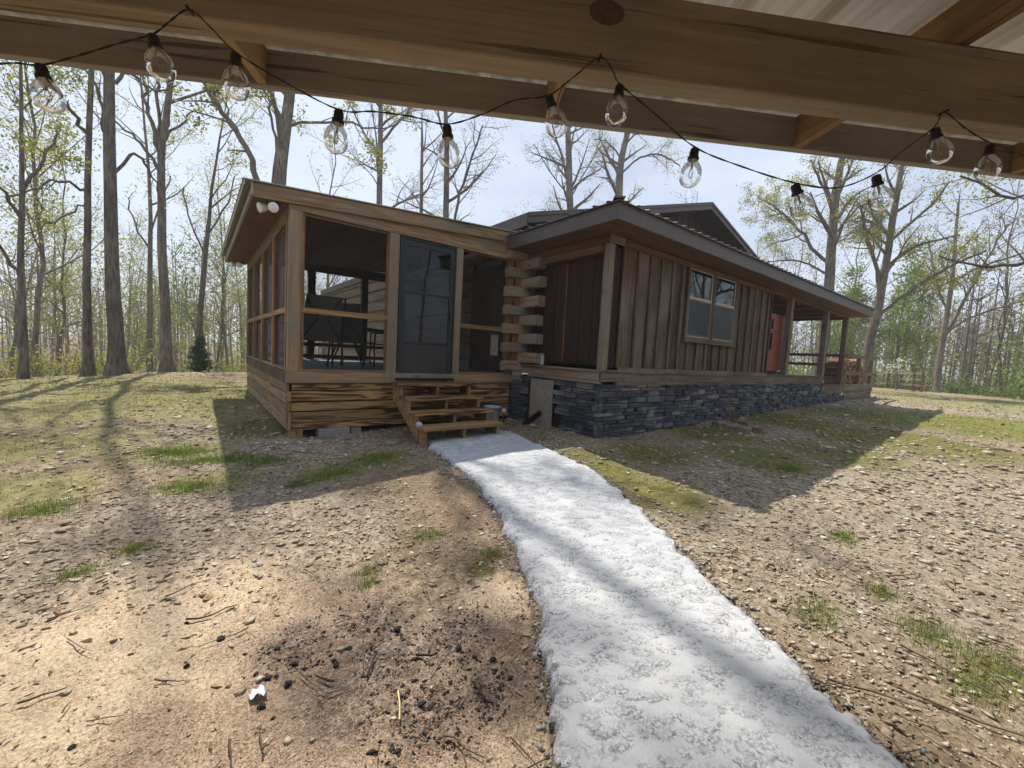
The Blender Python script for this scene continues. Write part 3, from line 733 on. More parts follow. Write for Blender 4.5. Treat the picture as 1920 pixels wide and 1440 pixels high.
# side wall under the eave (dark boards) and corner post
side = box('side_wall', (XA + .14, YA + .12, 1.33), (XA + .18, YF, 2.98), 'dark_room', house)
y, rs = YA + .10, random.Random(4)
while y < YF - .05:
    w = rs.uniform(.24, .32); dx = rs.uniform(0, .012)
    box('plank', (XA + .095 + dx, y, 1.37), (XA + .128 + dx, min(y + w, YF) - .003, 2.99), 'dark_plank', side, axis=2)
    box('batten', (XA + .078, y + w - .014, 1.37), (XA + .094, y + w + .012, 2.99), 'dark_plank' if rs.random() < .45 else 'orange_wood', side, axis=2)
    y += w
box('corner_filler', (XA + .10, YA + .05, 1.33), (5.01, YA + .09, 3.10), 'dark_plank', house, axis=2)
plank('post', (XA + .055, YA + .055, 1.297), (XA + .06, YA + .055, 3.115), .115, .115, 'post_wood', house, (0, 1, 0), ch=.008)
box('beam', (XA - .02, YA + .01, 3.118), (XA + .115, YF - .02, 3.225), 'soffit_wood', house, axis=1)
box('beam', (XA - .02, YA - .03, 3.118), (XA + .30, YA + .005, 3.23), 'band_wood', house)
box('beam', (XA + .30, YA + .006, 3.175), (XE2, YA + .11, 3.235), 'soffit_wood', house)
box('ceiling_trim', (XA - .05, YA + .13, 2.995), (XA + .09, YF - .06, 3.10), 'soffit_wood', house, axis=1)
# eaves, fascia, roof of the lower wrap-around
EX, EY, ZE0, ZE1 = 4.231, 3.457, 3.234, 3.452
box('fascia', (EX, EY, ZE0), (16.96, EY + .03, ZE1), 'brown_metal', house)
box('fascia', (EX, EY + .032, ZE0), (EX + .03, YF - .05, ZE1), 'brown_metal', house, axis=1)
box('fascia', (16.93, EY + .032, ZE0), (16.96, YF + .4, ZE1), 'brown_metal', house, axis=1)
for k in range(4):
    y0 = EY + .032 + k * .122
    box('soffit_board', (EX + .032, y0, 3.236), (16.92, y0 + .119, 3.252), 'soffit_wood', house)
for k in range(4):
    x0 = EX + .032 + k * .118
    box('soffit_board', (x0, YA + .04, 3.237), (x0 + .115, YF - .05, 3.253), 'soffit_wood', house, axis=1)
for k in range(16):
    y0 = YA + .12 + k * .121
    box('porch_ceiling_board', (10.36, y0, 3.24), (16.92, y0 + .118, 3.256), 'soffit_wood', house)
for xx in np.arange(11.2, 16.9, 1.1):
    box('porch_rafter', (xx, YA + .115, 3.15), (xx + .045, YF + .3, 3.238), 'soffit_wood', house, axis=1)
SL = .20
hz = lambda d: ZE1 + .012 + d * SL
slab('roof_panel', [(EX - .03, EY - .04, hz(-.04)), (17.0, EY - .04, hz(-.04)), (17.0, YF + .25, hz(2.64)), (EX + 2.61, YF + .25, hz(2.64))], .012, 'dark_roof_metal', house)
slab('roof_panel', [(EX - .04, EY - .03, hz(-.04)), (EX + 2.6, YF + .25, hz(2.6)), (EX - .04, YF + .25, hz(-.04))], .012, 'dark_roof_metal', house)
for k, xx in enumerate(np.arange(EX + .12, 16.95, .2286)):
    ye = min(YF + .24, EY + (xx - EX) - .02)
    if ye > EY + .05: plank('roof_rib', (xx, EY - .055, hz(-.055) + .011), (xx, ye, hz(ye - EY) + .011), .042, .022, 'dark_roof_metal', house, (0, 0, 1), ch=.008)
for yy in np.arange(EY + .15, YF + .2, .2286):
    plank('roof_rib', (EX - .055, yy, hz(-.055) + .011), (EX + yy - EY - .02, yy, hz(yy - EY) + .011), .042, .022, 'dark_roof_metal', house, (0, 0, 1), ch=.008)
plank('hip_cap', (EX - .03, EY - .03, hz(-.03) + .03), (EX + 2.5, EY + 2.5, hz(2.5) + .03), .14, .02, 'dark_roof_metal', house)
# main gable roof
RX, RZ, GY0, GZ0, XG0, XG1 = 10.55, 5.62, 5.62, 3.87, 4.50, 16.60
pit_ = (RZ - GZ0) / (RX - XG0)
for xa, za, xb, zb in ((XG0, GZ0, RX, RZ), (XG1, GZ0, RX, RZ)):
    slab('main_roof_panel', [(xa, GY0 - .03, za + .02), (xb, GY0 - .03, zb + .02), (xb, 20.4, zb + .02), (xa, 20.4, za + .02)], .02, 'dark_roof_metal', house)
    plank('rake_board', (xa, GY0, za - .075), (xb, GY0, zb - .075), .03, .17, 'brown_metal', house, (0, 0, 1))
    plank('rake_trim', (xa, GY0 - .022, za - .02), (xb, GY0 - .022, zb - .02), .03, .06, 'brown_metal', house, (0, 0, 1))
    slab('rake_soffit', [(xa, GY0 + .02, za - .14), (xb, GY0 + .02, zb - .14), (xb, YF + .35, zb - .14), (xa, YF + .35, za - .14)], .015, 'brown_metal', house)
    sgn = 1 if xa < xb else -1
    for q in range(1, 12):
        f_ = q / 12
    box('eave_fascia', (min(xa, xa + .03 * sgn), GY0 + .02, GZ0 - .20), (max(xa, xa + .03 * sgn), 20.4, GZ0), 'brown_metal', house, axis=1)
box('eave_soffit', (XG0 + .03, GY0 + .05, GZ0 - .19), (XL + .3, 20.35, GZ0 - .17), 'brown_metal', house, axis=1)
mk('gable_wall', [(XG0 + .3, YF + .35, 3.6), (XG1 - .3, YF + .35, 3.6), (RX, YF + .35, RZ - .15)], [[0, 1, 2]], 'brown_metal', house)
for xx in np.arange(XG0 + .3, XG1 - .2, .3):
    zt = GZ0 - .16 + pit_ * (xx - XG0) if xx < RX else GZ0 - .16 + pit_ * (XG1 - xx)
    if zt > 3.95: box('gable_batten', (xx, YF + .325, 3.7), (xx + .05, YF + .348, zt), 'brown_metal', house, axis=2)
# log walls: hewn logs with pale chinking; corners lap past one another
chk = box('chinking', (XL + .06, YF + .02, 1.0), (XL + .12, 20.0, 3.70), 'chink', house, axis=1)
rl = random.Random(21)
def hewn(name, p0, p1, h, t, parent):
    p0, p1 = np.array(p0, float), np.array(p1, float); L = np.linalg.norm(p1 - p0); ns = max(2, int(L / .3)); V = []
    for i in range(ns + 1):
        w_ = [rl.uniform(-.007, .007) for _ in range(8)]; a, b = t / 2, h / 2; c = .014
        ring = [(a - c, b), (-a + c, b), (-a, b - c), (-a, -b + c), (-a + c, -b), (a - c, -b), (a, -b + c), (a, b - c)]
        V += [(L * i / ns - L / 2, y_ + w_[k] * .8, z_ + w_[(k + 3) % 8]) for k, (y_, z_) in enumerate(ring)]
    F = [[i * 8 + k, i * 8 + (k + 1) % 8, (i + 1) * 8 + (k + 1) % 8, (i + 1) * 8 + k] for i in range(ns) for k in range(8)] + [list(range(8)), list(range(ns * 8 + 7, ns * 8 - 1, -1))]
    d = (p1 - p0) / L; c = (p0 + p1) / 2; y_ = np.cross([0, 0, 1], d)
    M = Matrix(((d[0], y_[0], 0, c[0]), (d[1], y_[1], 0, c[1]), (0, 0, 1, c[2]), (0, 0, 0, 1)))
    return mk(name, V, F, 'log_wood', parent, M)
for k in range(8):
    zc = 1.58 + .323 * k - .323
    if zc < 3.6:
        hewn('log', (XL + .05, (5.30 + rl.uniform(-.06, .05)) if zc < 2.95 else YF + .1, zc + .155), (XL + .05, 20.0, zc + .155), .175, .17, chk)      # along the side wall
    if zc + .0 < 3.3:
        hewn('log', (4.27 + rl.uniform(-.03, .03), YF - .03, zc), (4.95, YF - .03, zc), .165, .16, chk)                     # front wall ends
box('corner_backing', (4.46, YF - .06, 1.29), (4.60, YF - .02, 3.25), 'orange_wood', house, axis=2)
mk('front_log_wall', [(4.95, YF, 1.2), (16.5, YF, 1.2), (16.5, YF, 3.9), (4.95, YF, 3.9)], [[0, 1, 2, 3]], 'chink', house)
for k in range(8):
    zc = 1.58 + .323 * k - .323
    hewn('log', (10.4, YF - .05, zc), (16.5, YF - .05, zc), .20, .17, house)
box('end_wall', (16.42, YF, .8), (16.5, 20.0, 3.8), 'log_wood', house, axis=1)
box('back_wall', (4.66, 19.9, .5), (16.4, 20.0, 3.8), 'log_wood', house)
box('cornice_board', (4.655, YF - .1, 1.0), (4.67, YF - .065, 1.30), 'chink', house, axis=2)
# side-wall window seen through the porch
sw = box('side_window', (XL - .06, 16.9, 1.75), (XL - .02, 18.1, 1.83), 'grey_plank', house, axis=1)
box('head_trim', (XL - .06, 16.9, 3.0), (XL - .02, 18.1, 3.08), 'grey_plank', sw, axis=1)
for y0 in (16.9, 18.02): box('jamb', (XL - .06, y0, 1.832), (XL - .02, y0 + .08, 2.998), 'grey_plank', sw, axis=2)
box('pane', (XL - .045, 16.98, 1.83), (XL - .04, 18.02, 3.0), 'pane_glass', sw, axis=1, ch=0)
# back door of the log wall, inside the porch
bd = box('porch_inner_door', (XL - .065, 6.35, 1.12), (XL - .035, 7.25, 3.12), 'dark_inner', house, axis=2)
box('casing', (XL - .075, 6.25, 1.1), (XL - .04, 6.345, 3.22), 'dark_inner', bd, axis=2)
box('casing', (XL - .075, 7.255, 1.1), (XL - .04, 7.35, 3.22), 'dark_inner', bd, axis=2)
# open porch posts and rails
for px_ in (11.65, 14.40, 16.30):
    zb = 1.304 if px_ < 15 and px_ != 14.40 else (1.304 if px_ < 14.41 else 1.064)
    plank('post', (px_, YA + .05, zb), (px_, YA + .05, 3.174), .14, .13, 'post_wood', house, (0, 1, 0), ch=.006)
plank('post', (16.35, YF - .25, 1.064), (16.35, YF - .25, 3.174), .13, .13, 'post_wood', house, (0, 1, 0), ch=.006)
for z in (1.62, 1.93):
    box('rail', (16.33, YA + .13, z), (16.37, YF - .33, z + .09), 'post_wood', house, axis=1)
# lower deck end with its own railing
deck = thing('side_deck', 'low weathered wooden deck with railing at the far end of the house', 'deck', (18.2, 4.6, .55))
for k in range(13):
    y0 = YA - .02 + k * .142
    box('floor_board', (16.64, y0, 1.035), (20.05, y0 + .136, 1.062), 'band_wood', deck)
for k in range(4):
    box('skirt_board', (16.64, YA - .02, .46 + k * .145), (20.05, YA + .015, .595 + k * .145), 'post_wood', deck)
for px_ in (18.3, 19.95):
    plank('post', (px_, YA + .045, .4), (px_, YA + .045, 2.0), .12, .10, 'post_wood', deck, (0, 1, 0))
for z in (1.38, 1.95):
    box('rail', (16.45, YA + .0, z), (20.1, YA - .04, z + .10), 'post_wood', deck)

# ================================================================== screened porch
XC, XJ, YB = .91, 4.50, 10.95
porch = thing('screened_porch', 'screened wooden porch with golden skirting boards on the left end of the house', 'porch', (XC, YF, .2))
rp_ = random.Random(9)
# skirting, front and left side
for z0, z1 in ((.845, .930), (.695, .828), (.572, .680), (.418, .556), (.322, .406)):
    box('skirt_board', (XC + .062, YF + .005, z0), (XJ - .02, YF + .035, z1), 'skirt_wood', porch)
for z0, z1 in ((.815, .93), (.665, .80), (.505, .652), (.34, .492)):
    box('skirt_board', (XC + .005, YF + .01, z0), (XC + .035, YB, z1), 'porch_wood', porch, axis=1)
for z0, z1 in ((.70, .83), (.575, .685), (.33, .56)):
    box('corner_block', (XC + .012, YF - .006, z0), (XC + .058, YF + .008, z1), 'trim_wood', porch, axis=2)
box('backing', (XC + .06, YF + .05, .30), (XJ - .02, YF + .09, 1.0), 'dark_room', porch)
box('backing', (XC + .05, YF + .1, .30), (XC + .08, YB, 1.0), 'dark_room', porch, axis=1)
box('rim_board', (XC - .012, YF - .022, .937), (XJ - .01, YF + .02, 1.088), 'porch_wood', porch)
box('rim_board', (XC - .014, YF + .022, .937), (XC + .025, YB, 1.085), 'grey_plank', porch, axis=1)
box('foot_post', (XC + .04, YF + .0, .10), (XC + .20, YF + .14, .32), 'trim_wood', porch, axis=2)
for k in range(25):
    x0 = XC + .03 + k * .1425
    box('deck_board', (x0, YF + .03, 1.06), (min(x0 + .137, XJ), YB, 1.086), 'floor_grey', porch, axis=1)
# posts
def pst(x0, x1, y0, y1, m='porch_wood', z0=1.09, z1=3.095):
    return box('post', (x0, y0, z0), (x1, y1, z1), m, porch, axis=2, ch=.005)
pst(.918, 1.062, YF - .01, YF + .10)
pst(1.064, 1.086, YF + .004, YF + .07, 'trim_wood')
pst(2.195, 2.345, YF - .005, YF + .13)
pst(3.285, 3.41, YF - .005, YF + .13)
pst(4.352, 4.45, YF + .0, YF + .12, 'orange_wood', 1.0, 3.2)
box('header', (.915, YF - .012, 3.097), (XJ - .02, YF + .10, 3.225), 'porch_wood', porch)
mk('header_wedge', [(.93, YF - .002, 3.227), (XJ, YF - .002, 3.227), (XJ, YF - .002, 3.46), (.93, YF - .002, 3.24)], [[0, 1, 2, 3]], 'porch_wood', porch)
for x0, x1 in ((1.086, 2.195), (3.41, 4.352)):
    box('rail', (x0, YF + .01, 1.842), (x1, YF + .055, 1.912), 'trim_wood', porch)
    box('bottom_rail', (x0, YF + .012, 1.089), (x1, YF + .06, 1.118), 'trim_wood', porch)
    quad('screen', [(x0, YF + .065, 1.1), (x1, YF + .065, 1.1), (x1, YF + .065, 3.1), (x0, YF + .065, 3.1)], 'screen', porch)
    for a in (x0, x1 - .02): box('screen_bead', (a, YF + .03, 1.12), (a + .02, YF + .062, 3.09), 'orange_wood', porch, axis=2)
    box('screen_bead', (x0 + .02, YF + .03, 3.07), (x1 - .02, YF + .062, 3.09), 'orange_wood', porch)
# left side bays
YM = [YF + .10, 7.15, 8.40, 9.65, YB]
box('side_header', (XC - .0, YF + .10, 2.97), (XC + .11, YB, 3.26), 'porch_wood', porch, axis=1)
for y in YM[1:]:
    pst(XC, XC + .10, y - .055, y + .055, 'trim_wood', 1.088, 2.97)
pst(XC - .006, XC + .05, YF + .102, YF + .16, 'trim_wood', 1.088, 2.97)
for a, b_ in zip(YM[:-1], YM[1:]):
    a2, b2 = a + .06, b_ - .058
    box('rail', (XC + .004, a2, 1.842), (XC + .05, b2, 1.912), 'trim_wood', porch, axis=1)
    box('bottom_rail', (XC + .004, a2, 1.088), (XC + .06, b2, 1.12), 'trim_wood', porch, axis=1)
    quad('screen', [(XC + .06, a2, 1.1), (XC + .06, b2, 1.1), (XC + .06, b2, 2.97), (XC + .06, a2, 2.97)], 'screen_dense', porch)
    for yy in (a2, b2 - .025): box('screen_bead', (XC + .025, yy, 1.12), (XC + .058, yy + .025, 2.96), 'orange_wood', porch, axis=2)
# back wall of the porch
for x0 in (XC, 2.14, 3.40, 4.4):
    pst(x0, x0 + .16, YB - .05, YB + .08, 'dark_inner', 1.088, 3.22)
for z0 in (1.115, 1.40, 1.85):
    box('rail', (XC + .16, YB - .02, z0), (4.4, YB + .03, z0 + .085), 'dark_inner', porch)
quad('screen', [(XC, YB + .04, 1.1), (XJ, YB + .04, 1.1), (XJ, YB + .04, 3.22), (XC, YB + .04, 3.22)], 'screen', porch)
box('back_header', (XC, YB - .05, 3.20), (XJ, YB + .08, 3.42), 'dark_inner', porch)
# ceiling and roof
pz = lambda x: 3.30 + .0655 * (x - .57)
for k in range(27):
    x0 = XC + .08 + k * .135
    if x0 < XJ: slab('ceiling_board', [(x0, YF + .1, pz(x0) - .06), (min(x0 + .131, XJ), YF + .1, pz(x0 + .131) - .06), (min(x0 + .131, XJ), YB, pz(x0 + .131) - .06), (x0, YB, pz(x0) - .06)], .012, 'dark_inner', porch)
for k in range(3):
    x0 = .54 + k * .124
    slab('soffit_board', [(x0, YF - .0, 3.165 + k * .0), (x0 + .121, YF - .0, 3.165), (x0 + .121, YB + .3, 3.165), (x0, YB + .3, 3.165)], .012, 'soffit_wood', porch)
plank('rake_fascia', (.535, YF - .04, pz(.535) - .085), (XJ, YF - .04, pz(XJ) - .085), .032, .165, 'porch_wood', porch)
plank('eave_fascia', (.525, YF - .05, 3.225), (.525, YB + .32, 3.225), .03, .15, 'roof_metal', porch)
slab('roof_panel', [(.43, YF - .09, pz(.43) + .012), (XL - .05, YF - .09, pz(XL) + .012), (XL - .05, YB + .4, pz(XL) + .012), (.43, YB + .4, pz(.43) + .012)], .012, 'roof_metal', porch)
for yy in np.arange(YF + .0, YB + .4, .2286):
    plank('roof_rib', (.425, yy, pz(.425) + .022), (XL - .06, yy, pz(XL) + .022), .045, .022, 'roof_metal', porch, (0, 0, 1), ch=.009)
plank('drip_edge', (.445, YF - .085, 3.265), (.445, YB + .38, 3.265), .012, .06, 'roof_metal', porch)

# screen door
door = thing('screen_door', 'black framed storm door with glass top at the head of the steps', 'door', (2.815, YF, 1.02))
DX0, DX1, DZ0, DZ1 = 2.352, 3.28, 1.02, 3.075
box('jamb_frame', (DX0, YF - .02, DZ1 - .022), (DX1, YF + .04, DZ1), 'black_metal', door)
for a in (DX0, DX1 - .022): box('jamb_frame', (a, YF - .02, DZ0), (a + .022, YF + .04, DZ1 - .024), 'black_metal', door, axis=2)
for a in (DX0 + .026, DX1 - .026 - .075): box('stile', (a, YF - .012, DZ0 + .02), (a + .075, YF + .02, DZ1 - .026), 'black_metal', door, axis=2)
for z0, z1 in ((DZ1 - .11, DZ1 - .028), (2.28, 2.31), (1.53, 1.57), (DZ0 + .02, DZ0 + .06)):
    box('cross_rail', (DX0 + .103, YF - .010, z0), (DX1 - .103, YF + .018, z1), 'black_metal', door)
box('kick_panel', (DX0 + .103, YF - .004, DZ0 + .062), (DX1 - .103, YF + .012, 1.528), 'kick_panel', door)
box('pane', (DX0 + .1, YF + .002, 2.31), (DX1 - .1, YF + .006, DZ1 - .11), 'pane_glass', door, ch=0)
box('pane', (DX0 + .1, YF + .006, 1.57), (DX1 - .1, YF + .010, 2.28), 'pane_glass', door, ch=0)
quad('insect_screen', [(DX0 + .1, YF + .016, 1.57), (DX1 - .1, YF + .016, 1.57), (DX1 - .1, YF + .016, 2.28), (DX0 + .1, YF + .016, 2.28)], 'screen', door)
box('handle', (DX1 - .085, YF - .05, 1.93), (DX1 - .06, YF - .014, 2.07), 'black_plastic', door, axis=2, ch=.008)
box('threshold', (DX0 - .02, YF - .06, .985), (DX1 + .02, YF + .03, 1.016), 'dark_plank', door)

# steps
steps = thing('porch_steps', 'four-tread open wooden steps up to the screen door', 'steps', (2.86, 5.1, .26))
TR = [(.958, 5.47, 2.235), (.789, 5.19, 2.25), (.620, 4.93, 2.255), (.466, 4.66, 2.26)]
for k, (z, yf, x0) in enumerate(TR):
    o = plank('tread', (x0, yf + .14, z - .02), (x0 + 1.235, yf + .14, z - .02), .285, .042, 'skirt_wood' if k < 3 else 'trim_wood', steps, ch=.006)
def stringer(x):
    prof = [(5.78, .93), (5.50, .93), (5.50, .77), (5.22, .77), (5.22, .60), (4.96, .60), (4.96, .44), (4.69, .44), (4.69, .20), (4.78, .20), (5.78, .72)]
    V = [(x, y, z) for y, z in prof] + [(x + .04, y, z) for y, z in prof]; n_ = len(prof)
    F = [list(range(n_)), list(range(2 * n_ - 1, n_ - 1, -1))] + [[i, (i + 1) % n_, n_ + (i + 1) % n_, n_ + i] for i in range(n_)]
    mk('stringer', V, F, 'trim_wood', steps)
for x in (2.28, 2.85, 3.40): stringer(x)

# ================================================================== pavilion overhead
PN = np.array([math.sin(R_(31.3)), math.cos(R_(31.3)), 0]); PB = np.array([PN[1], -PN[0], 0])
def pv(s, D, z): return PB * s + PN * D + np.array([0, 0, z])
pav = thing('pavilion', 'open timber pavilion roof of beams and white metal sheets overhead', 'pavilion', pv(0, -1.5, 0))
plank('beam', pv(-4.2, 1.223, 2.371), pv(4.6, 1.223, 2.371), .076, .222, 'beam_wood', pav, ch=.004)
kn = PB * .345 + PN * 1.184 + np.array([0, 0, 2.415])
V, F = lathe([(.0, .0008), (.015, .0010), (.026, .0006), (.034, .0)], 18); mk('knot', [(x * 1.5, y, z) for x, y, z in V], F, 'knot_wood', pav, Matrix(((PB[0], 0, -PN[0], kn[0]), (PB[1], 0, -PN[1], kn[1]), (0, 1, 0, kn[2]), (0, 0, 0, 1))))
plank('fascia_board', pv(-4.2, 1.86, 2.551), pv(4.6, 1.86, 2.551), .038, .142, 'fascia_wood_glare', pav, ch=.003)
for s in (-3.23, -2.05, -.87, .31, 1.49, 2.67, 3.85):
    plank('rafter', pv(s, -7.6, 2.553), pv(s, 1.838, 2.553), .038, .14, 'rafter_wood', pav, ch=.003)
plank('beam', pv(-4.2, -7.3, 2.371), pv(4.6, -7.3, 2.371), .076, .222, 'beam_wood', pav, ch=.004)
for s, D in ((-3.9, 1.223), (4.3, 1.223), (-3.9, -7.3), (4.3, -7.3)):
    p = pv(s, D, 0); plank('post', (p[0], p[1], G(p[0], p[1]) - .1), (p[0], p[1], 2.258), .14, .14, 'post_wood', pav, (0, 1, 0))
ang = math.atan2(PN[1], PN[0])
def sheet_panel(s0, s1):
    V, F = [], []; ss = []
    s = s0
    while s < s1 - 1e-6:                                     # ribbed profile
        ss += [(s, 0), (s + .17, 0), (s + .185, .02), (s + .2136, .02)]; s += .2286
    ss.append((s1, 0))
    for D in (-7.8, 1.93):  # sheets stretched far back, unseen, to keep ambient light off the front beam
        for q, z in ss: V.append((D, -q, z))
    n_ = len(ss); F = [[i, i + 1, n_ + i + 1, n_ + i] for i in range(n_ - 1)]
    return mk('roof_sheet', V, F, 'white_sheet', pav, Matrix.Translation((0, 0, 2.652)) @ Matrix.Rotation(ang, 4, 'Z'))
for k in range(10): sheet_panel(-4.3 + k * .9144, -4.3 + (k + 1) * .9144 + .0)
for s_, z_ in ((-4.22, 2.64),):
    pass

# string of clear bulbs slung along the front beam
lights = thing('string_light', 'string of clear glass bulbs hanging along the pavilion beam', 'string lights', pv(0, 1.15, 2.3))
PD = 1.165
pp = lambda u, v, D=PD: on_plane(u, v, PN, D)
cord = [(-60, 128), (20, 118), (76, 122), (140, 106), (220, 82), (286, 64), (318, 40), (355, 18), (395, 52), (442, 98), (530, 152), (636, 206), (700, 209), (775, 219), (838, 233), (905, 214), (965, 188), (1028, 179), (1075, 145), (1125, 107), (1150, 135), (1162, 157), (1230, 215), (1303, 276), (1390, 312), (1490, 343), (1570, 352), (1642, 325), (1690, 285), (1752, 238), (1770, 210), (1812, 242), (1857, 268), (1907, 286), (1990, 330)]
CP = np.array([pp(*c) for c in cord])
def dense(P, k=5):
    out = []
    for i in range(len(P) - 1):
        p0, p1, p2, p3 = P[max(0, i - 1)], P[i], P[i + 1], P[min(len(P) - 1, i + 2)]
        for t in np.arange(k) / k:
            out.append(.5 * ((2 * p1) + (p2 - p0) * t + (2 * p0 - 5 * p1 + 4 * p2 - p3) * t * t + (3 * p1 - p0 - 3 * p2 + p3) * t ** 3))
    out.append(P[-1]); return np.array(out)
D0 = dense(CP); k_ = np.arange(len(D0))
tw = np.stack([np.cos(k_ * 1.3), np.sin(k_ * 1.3)], -1) * .0014
jc = Join()
for sg in (1, -1):
    Q = D0 + sg * (tw[:, :1] * PN + tw[:, 1:] * np.array([0, 0, 1])); jc.add(*tube(Q, .0013, 5))
jc.build('cord', 'black_plastic', lights, smooth=True)
for u, v in ((355, 18), (1125, 107), (1770, 210)):
    p = pp(u, v, 1.172); plank('hook', p - PN * .012, p + PN * .02, .006, .006, 'black_metal', lights)
bulbs = [((76, 122), (90, 157)), ((286, 66), (303, 105)), ((442, 100), (443, 140)), ((636, 208), (631, 247)), ((838, 235), (843, 274)), ((1029, 180), (1042, 209)), ((1162, 160), (1155, 199)), ((1303, 278), (1296, 310)), ((1490, 345), (1501, 370)), ((1642, 328), (1652, 355)), ((1752, 240), (1761, 267)), ((1857, 272), (1847, 320))]
gp = [(.011, .0), (.0135, -.006), (.017, -.014), (.0255, -.026), (.0298, -.040), (.0305, -.050), (.0285, -.062), (.0225, -.073), (.012, -.080), (.0, -.082)]
sp = [(.005, .028), (.011, .026), (.0125, .018), (.0125, .004), (.0155, .002), (.0155, -.005), (.0, -.005)]
gm = mesh('glass', *lathe(gp, 20), 'bulb_glass', True)
sm = mesh('socket', *lathe(sp, 12), 'black_plastic', True)
fj = Join(); fj.add(*tube([(0, 0, 0), (0, 0, -.03)], [.004, .003], 6))
for a in np.arange(6) * math.pi / 3: fj.add(*tube([(.003 * math.cos(a), .003 * math.sin(a), -.03), (.007 * math.cos(a), .007 * math.sin(a), -.045), (.003 * math.cos(a), .003 * math.sin(a), -.058)], .0005, 4))
fm = mesh('filament', np.concatenate(fj.V), np.concatenate(fj.F), 'cream_vinyl')
for (a, b_) in bulbs:
    p, q = Vector(pp(*a)), Vector(pp(*b_)); d = (q - p).normalized(); d = (d + Vector((0, 0, -1)) * .55 + Vector(PN) * random.uniform(-.1, .1)).normalized()
    M = Matrix.Translation(p + d * .028) @ (-d).to_track_quat('Z', 'Y').to_matrix().to_4x4()
    s = put('socket', sm, lights, M); put('glass', gm, s, M); put('filament', fm, s, M)

# ================================================================== things about the house
def flood(x, y, z, label, rz):
    t = thing('floodlight', label, 'floodlight', (x, y, z), 'floodlights under the porch eave')
    V, F = lathe([(.035, 0), (.045, -.012), (.05, -.022), (.0, -.022)], 12); mk('mount', V, F, 'black_plastic', t, Matrix.Translation((x, y, z)) @ Matrix.Rotation(math.pi / 2 * 0, 4, 'X'), True)
    for dx, dy, tx, ty in ((-.03, -.10, -.35, -.9), (-.13, .02, -1.0, -.25)):
        d = Vector((tx, ty, -.35)).normalized(); p = Vector((x + dx * .6, y + dy * .6, z - .05))
        M = Matrix.Translation(p + d * .05) @ d.to_track_quat('Z', 'Y').to_matrix().to_4x4()
        V, F = lathe([(.022, -.06), (.028, -.03), (.05, .02), (.058, .055), (.06, .07), (.054, .075), (.0, .078)], 16)
        h = mk('lamp_head', V, F, 'white_plastic', t, M, True)
        V, F = tube([(x, y, z - .01), tuple(p)], .014, 6); mk('arm', V, F, 'black_plastic', t)
flood(.80, 5.98, 3.15, 'white twin floodlight under the near corner of the porch eave', 0)
flood(.80, 10.9, 3.15, 'white twin floodlight under the far corner of the porch eave', 0)

# bucket
bp = gpt(922, 782); bx_, by_ = 3.96, 5.62
bk = thing('bucket', 'grey plastic bucket standing beside the wooden steps', 'bucket', (bx_, by_, .26))
V, F = lathe([(.0, .0), (.100, .0), (.107, .02), (.138, .29), (.151, .292), (.153, .318), (.143, .32), (.133, .29), (.100, .03), (.0, .03)], 24)
mk('shell', V, F, 'grey_plastic', bk, Matrix.Translation((bx_, by_, .25)), True)
V, F = tube([(bx_ + .15 * math.cos(a), by_ + .15 * math.sin(a) * .98, .25 + .275 - .08 * math.sin((a + 2.6)) ** 2) for a in np.linspace(-2.6, .54, 14)], .004, 5)
mk('handle', V, F, 'grey_plastic', bk, None, True)

def garden_light(x, y, label):
    z = G(x, y); t = thing('garden_light', label, 'garden light', (x, y, z), 'globe stake lights beside the steps')
    V, F = tube([(x, y, z - .05), (x + .004, y, z + .21)], [.013, .011], 8); mk('stake', V, F, 'black_plastic', t, None, True)
    V, F = lathe([(.0, -.045), (.02, -.042), (.038, -.022), (.045, 0), (.038, .022), (.02, .04), (.0, .045)], 14); mk('globe', V, F, 'grey_plastic', t, Matrix.Translation((x + .004, y, z + .245)), True)
p = gpt(784, 832); garden_light(p[0], p[1], 'globe garden light on black stake left of the bottom step')
p = gpt(943, 798); garden_light(p[0], p[1], 'globe garden light on black stake right of the bottom step')

# blocks under the porch skirting
def concrete_block(name, lo, hi, label):
    t = thing(name, label, 'block', ((lo[0] + hi[0]) / 2, (lo[1] + hi[1]) / 2, lo[2]), 'concrete blocks under the porch')
    box('body', lo, hi, 'block', t, ch=.008)
    return t
concrete_block('concrete_block', (1.30, YF - .02, .10), (1.70, YF + .17, .318), 'grey concrete block under the porch skirting, nearest the corner post')
concrete_block('concrete_block', (1.735, YF + .03, .10), (1.87, YF + .22, .318), 'short grey concrete block under the porch skirting, further from the corner post')

# rock slab beside the steps, board leaning on access panel
def rock(name, x, y, r, label, mat='rock', flat=.55, group=None, cat='rock', seed=0, sink=.3, elong=1.3):
    rr = random.Random(seed + int(x * 991 + y * 577)); V, F = [], []
    n1, n2 = 7, 5
    for i in range(n2 + 1):
        ph = math.pi * i / n2
        for j in range(n1):
            th = 2 * math.pi * j / n1 + i * .3; k = rr.uniform(.72, 1.12)
            V.append((r * elong * k * math.sin(ph) * math.cos(th), r * k * math.sin(ph) * math.sin(th), r * flat * k * math.cos(ph)))
    F = [[i * n1 + j, i * n1 + (j + 1) % n1, (i + 1) * n1 + (j + 1) % n1, (i + 1) * n1 + j] for i in range(n2) for j in range(n1)]
    M = Matrix.Translation((x, y, float(gz_rel(np.array([x]), np.array([y]))[0]) + r * flat * (1 - 2 * sink))) @ Matrix.Rotation(rr.uniform(0, 6), 4, 'Z')
    o = mk(name, V, F, mat, None, M); tag(o, label, cat, group); return o
p = gpt(738, 828); rock('rock_slab', p[0], p[1], .13, 'flat brown stone slab lying left of the steps', flat=.22, elong=1.5)
